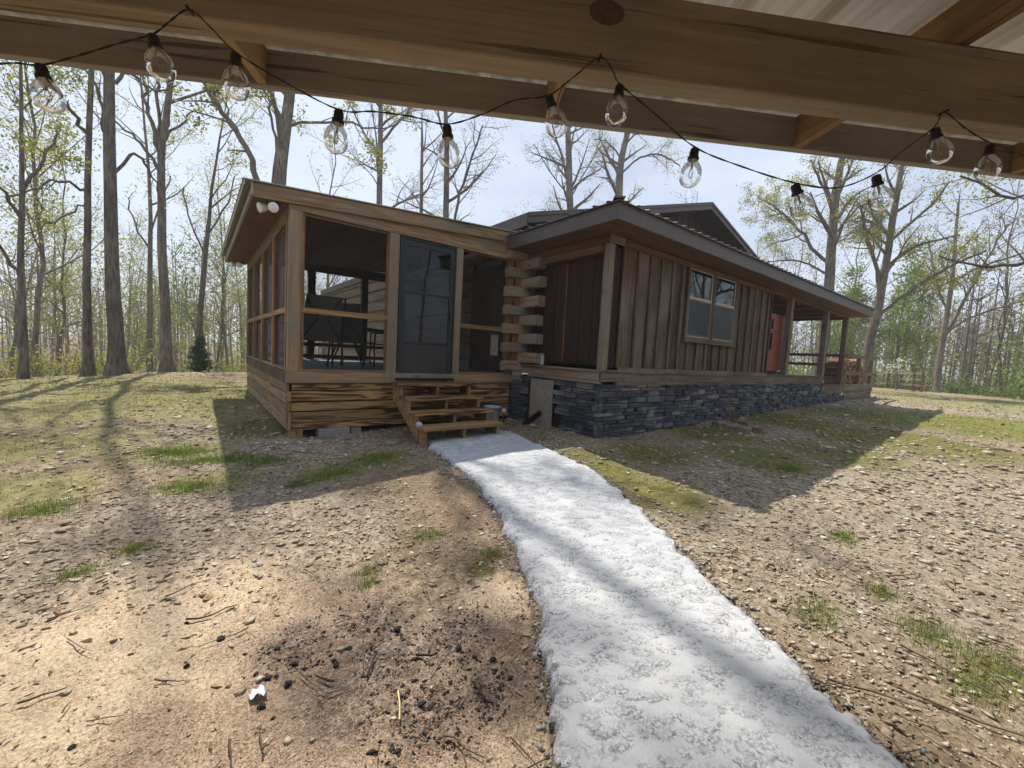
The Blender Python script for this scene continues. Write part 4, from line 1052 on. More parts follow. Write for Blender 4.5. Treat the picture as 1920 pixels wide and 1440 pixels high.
lb = thing('leaning_board', 'short dark board leaning against the plywood access panel', 'board', (4.45, 5.25, .27))
plank('board', (4.42, 5.33, .26), (4.655, 5.16, .50), .14, .02, 'dark_plank', lb, (0, 1, .5))
ob = thing('outlet_box', 'small white electrical box low on the log corner', 'outlet box', (4.66, 5.3, 1.30), None)
box('body', (XA - .02, 5.22, 1.305), (XA + .03, 5.33, 1.47), 'grey_plastic', ob, axis=2, ch=.01)
pad = thing('paper_notice', 'pale paper notice hung inside the right porch screen', 'notice', (4.15, YF + .09, 1.45))
slab_ = box('sheet', (4.08, YF + .085, 1.42), (4.24, YF + .092, 1.78), 'chink', pad, axis=2)

# brick-edged planter
PVG = [(1330, 788), (1352, 800), (1372, 806), (1395, 810), (1418, 808), (1395, 797)]
for k, (u, v) in enumerate(PVG):
    p = gpt(u, v); z = G(p[0], p[1])
    L = ('leftmost paver of the small planter edge against the stone base', 'second paver from the left in the planter edge', 'third paver from the left in the planter edge', 'front paver of the planter edge, fourth from the left', 'rightmost paver of the planter edge, turned outward', 'back paver of the planter edge, behind the front row')[k]
    t = thing('paver', L, 'paver', (p[0], p[1], z), 'pavers edging the planter')
    a = random.uniform(-.5, .5) + (-.1, 0, .1, 0, 1.0, .9)[k]; d = np.array([math.cos(a), math.sin(a), 0]) * .15
    plank('body', np.array([p[0], p[1], z + .035]) - d, np.array([p[0], p[1], z + .035 + random.uniform(-.02, .02)]) + d, .15, .10, 'paver', t, ch=.012)
sp_ = gpt(1375, 790); sh = thing('bare_shrub', 'leafless twiggy shrub in the brick planter', 'shrub', (sp_[0], sp_[1], G(sp_[0], sp_[1])))
js = Join()
for k in range(26):
    a, l_ = random.uniform(0, 6.28), random.uniform(.25, .55); q = np.array([sp_[0], sp_[1], G(sp_[0], sp_[1])])
    js.add(*tube([q + np.array([math.cos(a), math.sin(a), 0]) * .05, q + np.array([math.cos(a) * .12, math.sin(a) * .12, l_ * .6]), q + np.array([math.cos(a) * .26, math.sin(a) * .26, l_])], [.004, .003, .001], 4))
js.build('stems', 'stick', sh)

# refrigerator on the open porch
fr = thing('refrigerator', 'tall red two-door refrigerator on the open porch', 'refrigerator', (11.3, 4.5, 1.3))
box('cabinet', (10.86, 4.16, 1.36), (11.74, 4.85, 2.77), 'red_enamel', fr, axis=2, ch=.02)
box('door', (10.87, 4.09, 2.355), (11.735, 4.155, 2.765), 'red_enamel', fr, axis=2, ch=.012)
box('door', (10.87, 4.09, 1.40), (11.735, 4.155, 2.34), 'red_enamel', fr, axis=2, ch=.012)
for z0, z1 in ((2.40, 2.62), (1.9, 2.3)): box('handle', (10.93, 4.05, z0), (10.96, 4.088, z1), 'black_metal', fr, axis=2)
box('plinth', (10.9, 4.18, 1.278), (11.7, 4.8, 1.357), 'black_plastic', fr)

# firewood stack on the side deck
fw = thing('firewood_stack', 'stack of split firewood behind the deck railing', 'firewood', (18, 4.6, 1.06))
rf = random.Random(2)
lm = []
for k in range(6):
    n_ = rf.choice((3, 4, 5)); r = .075
    ring = [(r * rf.uniform(.75, 1.15) * math.cos(a + rf.uniform(-.2, .2)), r * rf.uniform(.75, 1.15) * math.sin(a)) for a in np.arange(n_) * 2 * math.pi / n_]
    V = [(y, q, z) for y in (-.2, .2) for q, z in ring]; F = [[i, (i + 1) % n_, n_ + (i + 1) % n_, n_ + i] for i in range(n_)] + [list(range(n_)), list(range(2 * n_ - 1, n_ - 1, -1))]
    lm.append(mesh('split_log', V, F, 'fire_wood'))
for row in range(7):
    for c in range(23 if row < 6 else 15):
        x0 = 16.75 + c * .135 + (row % 2) * .06 + rf.uniform(-.02, .02) + (.4 if row == 6 else 0)
        z0 = 1.13 + row * .118 + rf.uniform(-.012, .012)
        M = Matrix.Translation((x0, 4.30 + rf.uniform(-.05, .05), z0)) @ Matrix.Rotation(math.pi / 2, 4, 'Z') @ Matrix.Rotation(rf.uniform(0, 6), 4, 'X')
        put('split_log', rf.choice(lm), fw, M)

# patio furniture inside the porch
def patio_chair(x, y, rz, label, hb=.55):
    t = thing('patio_chair', label, 'chair', (x, y, 1.087), 'patio chairs inside the screened porch', rz)
    M0 = WM[t.name]
    V, F = [], []
    for i in range(9):
        a = i / 8; w = .25 * (1 - .25 * max(0, a - .6) ** 1.2)
        yb, zb = .22 + .16 * a, .42 + hb * a
        V += [(-w, yb, zb), (w, yb, zb)]
    F = [[2 * i, 2 * i + 1, 2 * i + 3, 2 * i + 2] for i in range(8)]
    mk('backrest', V, F, 'sling', t, M0)
    mk('seat', [(-.25, -.25, .43), (.25, -.25, .43), (.25, .22, .41), (-.25, .22, .41)], [[0, 1, 2, 3]], 'sling', t, M0)
    for sx in (-1, 1):
        V, F = tube([(sx * .27, .40, .42 + hb), (sx * .27, .22, .42), (sx * .27, -.25, .43), (sx * .28, -.28, .2), (sx * .28, -.26, .02)], .014, 6); mk('frame', V, F, 'black_metal', t, M0)
        V, F = tube([(sx * .28, .30, .66), (sx * .29, .0, .66), (sx * .29, -.26, .64), (sx * .28, -.27, .40)], .016, 6); mk('armrest', V, F, 'black_metal', t, M0)
        V, F = tube([(sx * .28, .22, .42), (sx * .28, .30, .02)], .014, 6); mk('leg', V, F, 'black_metal', t, M0)
    for sg in (-1, 1):
        V, F = tube([(sg * .24, .235, .45), (sg * .06, .30, .42 + hb * .5), (sg * .24, .40, .42 + hb)], .008, 5); mk('back_hoop', V, F, 'black_metal', t, M0)
patio_chair(1.42, 6.55, math.pi, 'patio chair nearest the corner post of the porch, back to the screen', .62)
patio_chair(2.05, 7.0, math.pi * .8, 'patio chair behind the front screen, second from the corner post', .60)
patio_chair(3.1, 8.1, -1.4, 'patio chair by the porch table, on the side of the log wall')
tb = thing('patio_table', 'round dark patio table in the middle of the screened porch', 'table', (2.3, 8.2, 1.087))
V, F = lathe([(.0, .68), (.55, .68), (.56, .70), (.55, .715), (.0, .715)], 28); mk('table_top', V, F, 'sling', tb, WM[tb.name])
for a in np.arange(4) * math.pi / 2 + .4:
    V, F = tube([(.45 * math.cos(a), .45 * math.sin(a), .0), (.2 * math.cos(a), .2 * math.sin(a), .4), (.42 * math.cos(a), .42 * math.sin(a), .69)], .016, 6); mk('leg', V, F, 'black_metal', tb, WM[tb.name])

# far field fence on the right
fc = thing('field_fence', 'dark post and rail fence beyond the yard on the right', 'fence', (33, 6, .4))
FP = [at(u, 715, d) for u, d in ((1640, 38), (1665, 37), (1690, 36), (1714, 34), (1730, 33))]
for i, p in enumerate(FP):
    z = G(p[0], p[1]); plank('post', (p[0], p[1], z - .2), (p[0], p[1], z + 1.15), .12, .12, 'post_wood', fc, (0, 1, 0))
    if i:
        q = FP[i - 1]; zq = G(q[0], q[1])
        for h in (.35, .7, 1.05): plank('rail', (q[0], q[1], zq + h), (p[0], p[1], z + h), .04, .11, 'post_wood', fc)

# ================================================================== trees
def unit(v): return v / (np.linalg.norm(v) + 1e-9)
class Tree:
    def __init__(s, seed, seg=(.6, .5, .4, .3, .25), wig=(.045, .12, .16, .2, .22), up=(.03, .05, .05, .05, .04), maxl=4, dens=1.0, rmin=.004):
        s.r = np.random.default_rng(seed); s.wood, s.fine, s.tips = Join(), Join(), []
        s.seg, s.wig, s.up, s.maxl, s.dens, s.rmin = seg, wig, up, maxl, dens, rmin
    def limb(s, P, Rd, lvl):
        big = lvl <= 1
        (s.wood if big else s.fine).add(*tube(P, Rd, (12, 7, 5, 3, 3)[min(lvl, 4)]))
    def grow(s, p, d, L, r0, lvl):
        n_ = max(3, int(L / s.seg[lvl])); step = L / n_; P = [p]; d = unit(d)
        for i in range(n_):
            d = unit(d + s.r.normal(0, s.wig[lvl], 3) + np.array([0, 0, s.up[lvl]])); P.append(P[-1] + d * step)
        P = np.array(P); t = np.linspace(0, 1, n_ + 1); Rd = np.maximum(r0 * (1 - .8 * t), s.rmin)
        s.limb(P, Rd, lvl); s.kids(P, Rd, L, lvl)
    def kids(s, P, Rd, L, lvl, t0=.25, n_=None, lk=None):
        if lvl >= s.maxl:
            s.tips += [P[-1], P[len(P) // 2]]; return
        if n_ is None: n_ = max(2, int(s.dens * L / (1.1, .62, .42, .3)[lvl]))
        for k in range(n_):
            t = t0 + (1 - t0) * (k + s.r.uniform(0, 1)) / n_; x = t * (len(P) - 1); i = min(int(x), len(P) - 2); f_ = x - i
            p = P[i] * (1 - f_) + P[i + 1] * f_; d = unit(P[i + 1] - P[i]); r = Rd[i] * (1 - f_) + Rd[i + 1] * f_
            a = s.r.normal(0, 1, 3); a = unit(a - d * (a @ d)); an = s.r.uniform(.55, 1.15)
            nd = d * math.cos(an) + a * math.sin(an)
            if lvl == 0: nd[2] = abs(nd[2]) * .8 + .15
            l2 = (lk if lk else L * s.r.uniform(.32, .55)) * (1 - .5 * t) * (1 if lk is None else s.r.uniform(.6, 1.2))
            if l2 > .12: s.grow(p, nd, l2, max(r * s.r.uniform(.42, .62), s.rmin), lvl + 1)
        if lvl == s.maxl - 1: s.tips.append(P[-1])
    def build(s, obj, leafmat, nleaf, size, spread=.12, keep=1.0, woodM='bark'):
        tr = s.wood.build('trunk', woodM, obj, True)
        cr_ = None
        T = np.array(s.tips) if s.tips else np.zeros((0, 3))
        if keep < 1 and len(T): T = T[s.r.random(len(T)) < keep]
        V, F = np.concatenate(s.fine.V), np.concatenate(s.fine.F)
        me = mesh('crown', V, F, 'twig_bark', True)
        cr_ = put('crown', me, obj)
        if len(T) and nleaf:
            C_ = T[s.r.integers(0, len(T), nleaf)] + s.r.normal(0, spread, (nleaf, 3))
            V2, F2 = leaf_quads(C_, size, s.r)
            lv = mk('leaves', V2, F2, leafmat, cr_)
        return tr, cr_
def leaf_quads(C_, size, r):
    n_ = len(C_); a = unit_rows(r.normal(0, 1, (n_, 3))); b_ = unit_rows(np.cross(a, r.normal(0, 1, (n_, 3))))
    sz = size * r.uniform(.6, 1.4, n_)[:, None]
    V = np.stack([C_ - a * sz, C_ + b_ * sz * .5, C_ + a * sz, C_ - b_ * sz * .5], 1)
    return V.reshape(-1, 3), np.arange(4 * n_).reshape(-1, 4)
def unit_rows(v): return v / (np.linalg.norm(v, axis=1)[:, None] + 1e-9)

def hero(name, label, dist, trunk, limbs, seed, leaf=('spring_leaf', 2250, .034), top=14, base=None, dens=1.35, group='large trees around the house', lk=None, flare=True, extra=None):
    """trunk and limbs: points (u, v, width) of the photograph, all stood at the given distance"""
    T = Tree(seed, dens=dens)
    P = np.array([at(u, v, dist) for u, v, w in trunk]); Rd = [w * np.linalg.norm((p - CAM)) * (CF @ unit(p - CAM)) ** 2 / FPX / 2 for (u, v, w), p in zip(trunk, P)]
    g = G(P[0][0], P[0][1])
    if base is not None or P[0][2] > g + .05:                # trunk starts hidden: run it down to the soil
        P = np.vstack([[P[0][0], P[0][1], g - .1], P]); Rd = [Rd[0] * 1.15] + Rd
    else: P[0][2] = g - .08
    d = unit(P[-1] - P[-2]); L_ = top - P[-1][2]
    if L_ > 1:                                               # carry on upwards out of the picture
        k = max(2, int(L_ / 1.2)); q = P[-1]; r0 = Rd[-1]
        for i in range(k):
            d = unit(d + T.r.normal(0, .06, 3) + np.array([0, 0, .06])); q = q + d * L_ / k; P = np.vstack([P, q]); Rd = Rd + [r0 * (1 - .85 * (i + 1) / k)]
    ls = np.r_[0, np.cumsum(np.linalg.norm(np.diff(P, axis=0), axis=1))]; m_ = max(8, int(ls[-1] / .45)); tt_ = np.linspace(0, ls[-1], m_)
    P2 = np.stack([np.interp(tt_, ls, P[:, i]) for i in range(3)], -1); R2 = np.interp(tt_, ls, Rd)
    P2[2:-1] += T.r.normal(0, .018, P2[2:-1].shape)
    for _ in range(2): P2[1:-1] = (P2[:-2] + 2 * P2[1:-1] + P2[2:]) / 4
    if flare: R2 = R2 * (1 + .25 * np.exp(-(tt_ / .25)))
    o = thing(name, label, 'tree', (P2[0][0], P2[0][1], g), group)
    V, F = tube(P2, R2, 16)
    if flare:                                                # buttressed foot
        th = np.arctan2(V[:, 1] - P2[0][1], V[:, 0] - P2[0][0]); hgt = V[:, 2] - g
        k = 1 + .35 * np.exp(-np.clip(hgt, 0, 9) / .18) * np.maximum(0, np.sin(th * 2.5 + seed)); V[:, 0] = P2[0][0] + (V[:, 0] - P2[0][0]) * np.where(hgt < 1, k, 1); V[:, 1] = P2[0][1] + (V[:, 1] - P2[0][1]) * np.where(hgt < 1, k, 1)
    T.wood.add(V, F)
    n_up = max(3, int((top - 5) * .9))
    T.kids(P2, R2, ls[-1], 0, t0=min(.75, 4.2 / ls[-1] + .15), n_=int(min(n_up, 15) * dens), lk=lk or min(ls[-1] * .28, 5.5))
    if extra:
        Q = dense(np.array([e[:3] for e in extra]), 4); rd = np.interp(np.linspace(0, 1, len(Q)), np.linspace(0, 1, len(extra)), [e[3] for e in extra])
        T.limb(Q, rd, 1); T.kids(Q, rd, 16, 0, t0=.25, n_=17, lk=4.6)
    for lb_ in limbs:
        Q = np.array([at(u, v, dist + (k * .25 * (1 if seed % 2 else -1))) for k, (u, v, w) in enumerate(lb_)]); rr = np.array([w * dist * .52 / FPX / 2 for _, _, w in lb_])
        Qd = dense(Q, 4); rd = np.interp(np.linspace(0, 1, len(Qd)), np.linspace(0, 1, len(rr)), rr)
        Qd[1:-1] += T.r.normal(0, .03, Qd[1:-1].shape)
        T.limb(Qd, rd, 1); T.kids(Qd, rd, float(np.linalg.norm(np.diff(Qd, axis=0), axis=1).sum()), 1, t0=.3)
    T.build(o, leaf[0], leaf[1], leaf[2])
    return o
hero('oak_tree', 'thickest grey trunk on the left lawn edge', 15.1, [(219, 703, 40), (216, 640, 33), (209, 480, 29), (206, 300, 27), (204, 140, 25)], [[(206, 290, 9), (190, 230, 7), (180, 170, 6), (150, 120, 4)], [(207, 330, 8), (255, 290, 7), (285, 330, 5), (300, 375, 3)], [(205, 150, 10), (245, 140, 7), (290, 170, 5), (330, 160, 3)]], 1, top=20)
hero('oak_tree', 'slender straight trunk just left of the thickest tree', 15.3, [(166, 703, 23), (164, 600, 18), (164, 400, 15), (168, 250, 14), (172, 130, 13)], [[(163, 250, 9), (140, 215, 8), (112, 178, 6), (90, 160, 4)], [(160, 355, 7), (120, 340, 6), (70, 350, 4), (10, 372, 3)], [(160, 380, 5), (130, 400, 4), (90, 425, 3), (40, 440, 2)]], 2, top=24)
hero('oak_tree', 'forked trunk right of the thickest tree, many stems above', 16.6, [(314, 697, 27), (312, 620, 21), (306, 480, 19), (301, 330, 17), (303, 270, 15)], [[(300, 300, 12), (285, 230, 10), (272, 170, 8), (268, 130, 6)], [(303, 270, 11), (315, 220, 9), (318, 170, 7), (325, 140, 5)], [(300, 320, 9), (265, 270, 7), (225, 235, 5), (190, 215, 4)], [(303, 265, 8), (345, 225, 5), (372, 205, 3)], [(302, 285, 9), (296, 210, 8), (294, 150, 7)]], 3, top=23)
hero('oak_tree', 'yellow-green leafing tree at the far left edge', 14.6, [(45, 708, 22), (42, 600, 18), (38, 480, 15), (40, 380, 13), (42, 300, 10)], [[(40, 420, 8), (10, 360, 6), (-30, 330, 4)], [(41, 360, 8), (80, 300, 6), (110, 250, 4)], [(44, 540, 7), (15, 480, 6), (-20, 440, 4)]], 4, leaf=('spring_leaf', 6300, .034), top=12, dens=1.3)
hero('oak_tree', 'thin trunk behind the forked tree on the left', 21, [(281, 672, 13), (281, 560, 11), (284, 420, 9), (280, 330, 7)], [[(283, 440, 5), (300, 380, 4), (320, 330, 3)], [(282, 470, 5), (255, 420, 4), (240, 370, 3)]], 5, top=13, leaf=('spring_leaf', 2250, .034))
hero('oak_tree', 'slim leaning tree behind the small evergreen', 21, [(372, 660, 13), (378, 560, 11), (388, 450, 9), (398, 340, 6)], [[(384, 480, 5), (360, 420, 4), (345, 350, 3)], [(390, 440, 5), (425, 380, 4), (440, 330, 3)]], 6, top=13, leaf=('spring_leaf', 2700, .034))
hero('oak_tree', 'thick leaning trunk rising behind the porch roof', 15.5, [(520, 480, 34), (524, 330, 30), (534, 250, 26), (545, 165, 23)], [[(498, 400, 20), (478, 320, 17), (440, 240, 15), (398, 185, 12), (383, 150, 10)], [(528, 330, 9), (515, 260, 8), (505, 190, 7), (490, 160, 5)], [(538, 240, 9), (580, 228, 8), (640, 228, 7), (720, 240, 5), (770, 215, 3)]], 7, leaf=('spring_leaf', 6500, .055), dens=1.2, top=15, extra=[(2.38, 15.3, 10.5, .17), (2.8, 15.35, 14, .14), (3.2, 15.4, 18, .11), (3.45, 15.5, 22, .07), (3.6, 15.6, 26, .03)], base=1)
hero('oak_tree', 'narrow straight trunk above the middle of the porch roof', 24, [(709, 520, 13), (711, 385, 12), (713, 280, 11), (714, 190, 10)], [[(711, 350, 4), (680, 310, 3), (640, 290, 2)], [(713, 250, 4), (760, 215, 3), (800, 205, 2)]], 8, top=31, base=1, dens=1.8, leaf=('dry_leaf', 1350, .034))
hero('oak_tree', 'very thin trunk right of the narrow straight trunk', 27, [(786, 520, 8), (790, 390, 7), (792, 260, 6)], [], 9, top=16, base=1, leaf=('dry_leaf', 1050, .034))
hero('oak_tree', 'twin-stemmed tree above the right end of the porch roof', 23, [(834, 520, 13), (836, 400, 12), (838, 290, 11), (836, 205, 9)], [[(850, 470, 11), (858, 380, 9), (880, 310, 7), (905, 235, 5)], [(856, 360, 5), (890, 340, 4), (930, 290, 3)]], 10, top=16, base=1, leaf=('dry_leaf', 1800, .034))
hero('oak_tree', 'grey tree left of the roof corner with a fork low down', 26, [(1072, 520, 17), (1069, 390, 14), (1066, 300, 13), (1064, 230, 12)], [[(1066, 340, 9), (1052, 290, 8), (1036, 235, 6)], [(1068, 370, 5), (1030, 320, 4), (1000, 270, 3)], [(1070, 370, 5), (1110, 300, 4), (1130, 250, 3)]], 11, top=16, base=1, dens=1.7, leaf=('dry_leaf', 3300, .034))
hero('oak_tree', 'tree rising straight above the roof corner', 25, [(1158, 520, 18), (1160, 365, 16), (1164, 300, 14), (1178, 245, 12)], [[(1162, 330, 7), (1200, 295, 6), (1240, 290, 5), (1275, 310, 3)], [(1166, 300, 6), (1140, 270, 5), (1115, 262, 3)], [(1170, 270, 7), (1200, 250, 5), (1250, 240, 3)]], 12, top=14, base=1, dens=1.7, leaf=('spring_leaf', 3900, .034))
hero('oak_tree', 'tree with a big left limb behind the far end of the porch roof', 27, [(1535, 700, 24), (1550, 600, 22), (1558, 480, 20), (1565, 380, 18), (1576, 300, 15)], [[(1557, 500, 10), (1525, 465, 9), (1490, 420, 8), (1460, 395, 5), (1420, 370, 3)], [(1562, 400, 8), (1540, 340, 7), (1520, 300, 5)], [(1560, 520, 7), (1500, 490, 5), (1440, 490, 3)], [(1563, 440, 7), (1610, 390, 5), (1650, 370, 3)]], 13, top=14, dens=1.6, leaf=('spring_leaf', 11000, .042))
hero('oak_tree', 'large spreading tree at the end of the deck railing', 29, [(1622, 712, 24), (1632, 640, 20), (1650, 560, 18), (1665, 470, 16), (1676, 400, 15), (1690, 312, 12)], [[(1652, 560, 11), (1640, 490, 9), (1625, 440, 7), (1610, 380, 5)], [(1650, 590, 9), (1700, 550, 8), (1780, 500, 6), (1850, 470, 4)], [(1662, 500, 8), (1720, 460, 6), (1800, 440, 4)], [(1670, 450, 8), (1730, 400, 6), (1780, 340, 4)], [(1668, 440, 7), (1620, 410, 5), (1580, 420, 3)]], 14, top=13, dens=1.7, leaf=('spring_leaf', 12000, .042))
hero('oak_tree', 'dark forked tree standing alone at the right edge of the yard', 34, [(1756, 735, 15), (1764, 660, 13), (1775, 590, 12), (1785, 530, 10), (1790, 460, 8), (1795, 400, 6)], [[(1768, 640, 8), (1810, 560, 7), (1850, 490, 5), (1890, 420, 4)], [(1777, 590, 6), (1755, 520, 5), (1740, 450, 3)], [(1770, 625, 6), (1830, 590, 5), (1900, 570, 3)], [(1785, 530, 6), (1840, 500, 5), (1930, 470, 4)]], 15, top=12, dens=1.6, leaf=('dry_leaf', 2250, .034))
hero('oak_tree', 'limb-heavy tree reaching in from the right edge', 16, [(2060, 790, 34), (2055, 640, 28), (2040, 520, 24), (2020, 420, 20)], [[(2040, 510, 12), (1980, 490, 10), (1900, 495, 8), (1830, 500, 5), (1760, 480, 3)], [(2045, 560, 9), (1960, 400, 8), (1880, 360, 6), (1800, 330, 4)], [(2035, 480, 9), (1950, 330, 7), (1900, 300, 5)]], 16, top=10, dens=1.5, leaf=('spring_leaf', 2250, .034))

# small evergreen on the lawn edge
ev = at(376, 692, 16.8); ev[2] = G(ev[0], ev[1])
et = thing('evergreen_sapling', 'small dark green evergreen sapling at the lawn edge', 'evergreen', ev)
V, F = tube([ev, ev + np.array([0, 0, 1.25])], [.025, .005], 6); mk('trunk', V, F, 'bark', et)
re_ = np.random.default_rng(3); C_ = []; je = Join()
for k in range(120):
    h = re_.uniform(.05, 1.2); a = re_.uniform(0, 6.28); l_ = (1.28 - h) * .42 * re_.uniform(.6, 1.1)
    p0 = ev + np.array([0, 0, h]); p1 = p0 + np.array([math.cos(a) * l_, math.sin(a) * l_, l_ * .25]); je.add(*tube([p0, p1], [.006, .002], 3))
    for q in range(34): C_.append(p0 + (p1 - p0) * re_.uniform(.15, 1) + re_.normal(0, .028, 3))
cr_ = je.build('crown', 'twig_bark', et); V, F = leaf_quads(np.array(C_), .035, re_); mk('needles', V, F, 'needle', cr_)

# woods: a few kinds of tree, copied and stood about
def forest_kind(seed, h, r, leafmat, nleaf, size, dens, keep=1.0):
    o = bpy.data.objects.new('forest_tree', None); WM[o.name] = I4
    T = Tree(seed, seg=(1.0, .7, .5, .4, .3), maxl=3, dens=dens, rmin=.007, wig=(.035, .13, .2, .24, .2))
    n_ = 16; P = np.zeros((n_ + 1, 3)); P[:, 2] = np.linspace(-.3, h, n_ + 1); P[:, :2] = np.cumsum(T.r.normal(0, .07, (n_ + 1, 2)), 0); P[0, :2] = 0
    Rd = r * (1 - .85 * np.linspace(0, 1, n_ + 1)) * (1 + .3 * np.exp(-np.arange(n_ + 1)))
    T.wood.add(*tube(P, Rd, 8)); T.kids(P, Rd, h, 0, t0=.28, n_=int(20 * dens), lk=h * .30)
    parts = []
    V, F = np.concatenate(T.wood.V), np.concatenate(T.wood.F); tm = mesh('trunk', V, F, 'bark', True)
    V, F = np.concatenate(T.fine.V), np.concatenate(T.fine.F); cm = mesh('crown', V, F, 'twig_bark', True)
    lm_ = None
    if nleaf:
        TT = np.array(T.tips); Cc = TT[T.r.integers(0, len(TT), nleaf)] + T.r.normal(0, .3, (nleaf, 3)); V, F = leaf_quads(Cc, size, T.r); lm_ = mesh('leaves', V, F, leafmat)
    return tm, cm, lm_
KINDS_ = [forest_kind(101, 13, .10, 'spring_leaf', 2200, .05, .8), forest_kind(102, 14, .12, 'dry_leaf', 500, .05, .8), forest_kind(103, 11, .075, 'spring_leaf', 2800, .05, .9),
          forest_kind(104, 13, .10, 'dry_leaf', 350, .05, .9), forest_kind(105, 6, .045, 'green_leaf', 1300, .06, 1.0), forest_kind(106, 10, .10, 'green_leaf', 5000, .10, 1.3)]
def plant(kind, x, y, sc, label, group, r):
    tm, cm, lm_ = KINDS_[kind]
    o = thing('forest_tree', label, 'tree', (x, y, G(x, y)), group)
    o.matrix_basis = Matrix.Translation((x, y, G(x, y))) @ Matrix.Rotation(r.uniform(0, 6.28), 4, 'Z') @ Matrix.Rotation(r.uniform(-.05, .05), 4, 'X') @ Matrix.Diagonal((sc, sc, sc * r.uniform(.9, 1.15), 1))
    t = bpy.data.objects.new('trunk', tm); COL.objects.link(t); t.parent = o
    c = bpy.data.objects.new('crown', cm); COL.objects.link(c); c.parent = o
    if lm_:
        l_ = bpy.data.objects.new('leaves', lm_); COL.objects.link(l_); l_.parent = c
    return o
def house_clear(x, y): return not (-.5 < x < 21 and 2 < y < 21.5)
ORD = ['first', 'second', 'third', 'fourth', 'fifth', 'sixth', 'seventh', 'eighth', 'ninth', 'tenth', 'eleventh', 'twelfth', 'thirteenth', 'fourteenth', 'fifteenth', 'sixteenth', 'seventeenth', 'eighteenth', 'nineteenth']
def ordinal(k):
    if k < 19: return ORD[k]
    t, u = divmod(k + 1, 10); tens = {2: 'twent', 3: 'thirt', 4: 'fort', 5: 'fift'}[t]
    return tens + 'ieth' if u == 0 else tens + 'y-' + ORD[u - 1]
def wood_zone(n_, az0, az1, d0, d1, kinds, label, group, seed, mind=1.7, s0=.75, s1=1.15):
    r = random.Random(seed); pts = []
    for _ in range(n_ * 40):
        if len(pts) >= n_: break
        a = R_(r.uniform(az0, az1)); d = math.sqrt(r.uniform(d0 * d0, d1 * d1)); x, y = d * math.sin(a), d * math.cos(a)
        if house_clear(x, y) and all((x - q[0]) ** 2 + (y - q[1]) ** 2 > mind ** 2 for q in pts):
            pts.append((x, y))
    pts.sort(key=lambda q: math.atan2(*q))
    for k, (x, y) in enumerate(pts): plant(r.choice(kinds), x, y, r.uniform(s0, s1), f'{label}, {ordinal(k)} from the left', group, r)
wood_zone(40, -24, 11, 20, 44, (0, 1, 2, 2, 3, 4), 'slim woodland tree on the slope behind the left lawn', 'woods behind the left lawn', 31)
wood_zone(22, 4, 62, 30, 48, (0, 1, 3, 3, 2), 'bare-branched tree showing above the house roof', 'trees behind the house', 32, 2.5)
wood_zone(30, 68, 97, 42, 66, (0, 1, 2, 5, 3), 'tree in the woods beyond the yard on the right', 'woods beyond the right yard', 33, 2.2)
wood_zone(7, 74, 82, 40, 52, (5, 4), 'dense fresh green tree beyond the field fence', 'green trees beyond the fence', 34, 2.5)
wood_zone(9, 98, 130, 16, 34, (0, 1, 3), 'tree beside the yard, mirrored in the windows', 'trees beside the yard', 35, 3)
wood_zone(16, 145, 205, 15, 32, (0, 1, 3, 3), 'tree behind the pavilion', 'trees behind the pavilion', 36, 2.2, 1.2, 1.7)

# far woods: one mass of stems and twigs
rw = np.random.default_rng(77)
jw = Join(); lc = []; fz = []
for k in range(1000):
    a = R_(rw.uniform(-35, 112)); d = rw.uniform(46, 105)
    x, y = d * math.sin(a), d * math.cos(a); z = G(x, y); h = rw.uniform(7, 13); r = rw.uniform(.06, .14)
    jw.add(*tube([(x, y, z - .5), (x + rw.normal(0, .2), y, z + h * .5), (x + rw.normal(0, .5), y, z + h)], [r, r * .7, .02], 4))
    for q in range(7):
        hb = rw.uniform(.3, .95) * h; b_ = rw.uniform(0, 6.28); l_ = rw.uniform(1, 3.2)
        jw.add(*tube([(x, y, z + hb), (x + math.cos(b_) * l_ * .5, y + math.sin(b_) * l_ * .5, z + hb + l_ * .35), (x + math.cos(b_) * l_, y + math.sin(b_) * l_, z + hb + l_ * .9)], [.05, .03, .01], 3))
    lc.append(np.array([x, y, z + h * .5]) + rw.normal(0, 1, (75, 3)) * np.array([1.6, 1.6, h * .26]))
fwood = jw.build('far_woods', 'twig_bark'); tag(fwood, 'grey bare woods far behind the yard', 'woods', kind='stuff')
lc = np.concatenate(lc); V, F = leaf_quads(lc, .16, rw)
h_ = len(F) // 2
tag(mk('far_foliage', V, F[:h_], 'dry_leaf'), 'thin buff and green spring foliage of the far woods', 'foliage', kind='stuff')
tag(mk('far_green_foliage', V, F[h_:], 'spring_leaf'), 'pale green spring foliage of the far woods', 'foliage', kind='stuff')

# undergrowth: leafy brush along the wood edge
def brush(name, label, n_, az0, az1, d0, d1, mat, hmax, seed, size=.05, per=90):
    r = np.random.default_rng(seed); Cs = []; js_ = Join(); k = 0
    while k < n_:
        a = R_(r.uniform(az0, az1)); d = r.uniform(d0, d1); x, y = d * math.sin(a), d * math.cos(a)
        if not house_clear(x, y): continue
        k += 1; z = G(x, y); h = r.uniform(.35, hmax)
        for q in range(4):
            js_.add(*tube([(x, y, z - .1), (x + r.normal(0, .2), y + r.normal(0, .2), z + h * .6), (x + r.normal(0, .35), y + r.normal(0, .35), z + h)], [.012, .008, .004], 3))
        Cs.append(np.array([x, y, z + h * .55]) + r.normal(0, 1, (per, 3)) * np.array([h * .3, h * .3, h * .24]))
    o = js_.build(name, 'twig_bark'); tag(o, label, 'brush', kind='stuff')
    V, F = leaf_quads(np.concatenate(Cs), size, r); mk('leaves', V, F, mat, o)
brush('undergrowth', 'fresh green brush along the left wood edge', 210, -22, 8, 18.5, 34, 'spring_leaf', 2.2, 51)
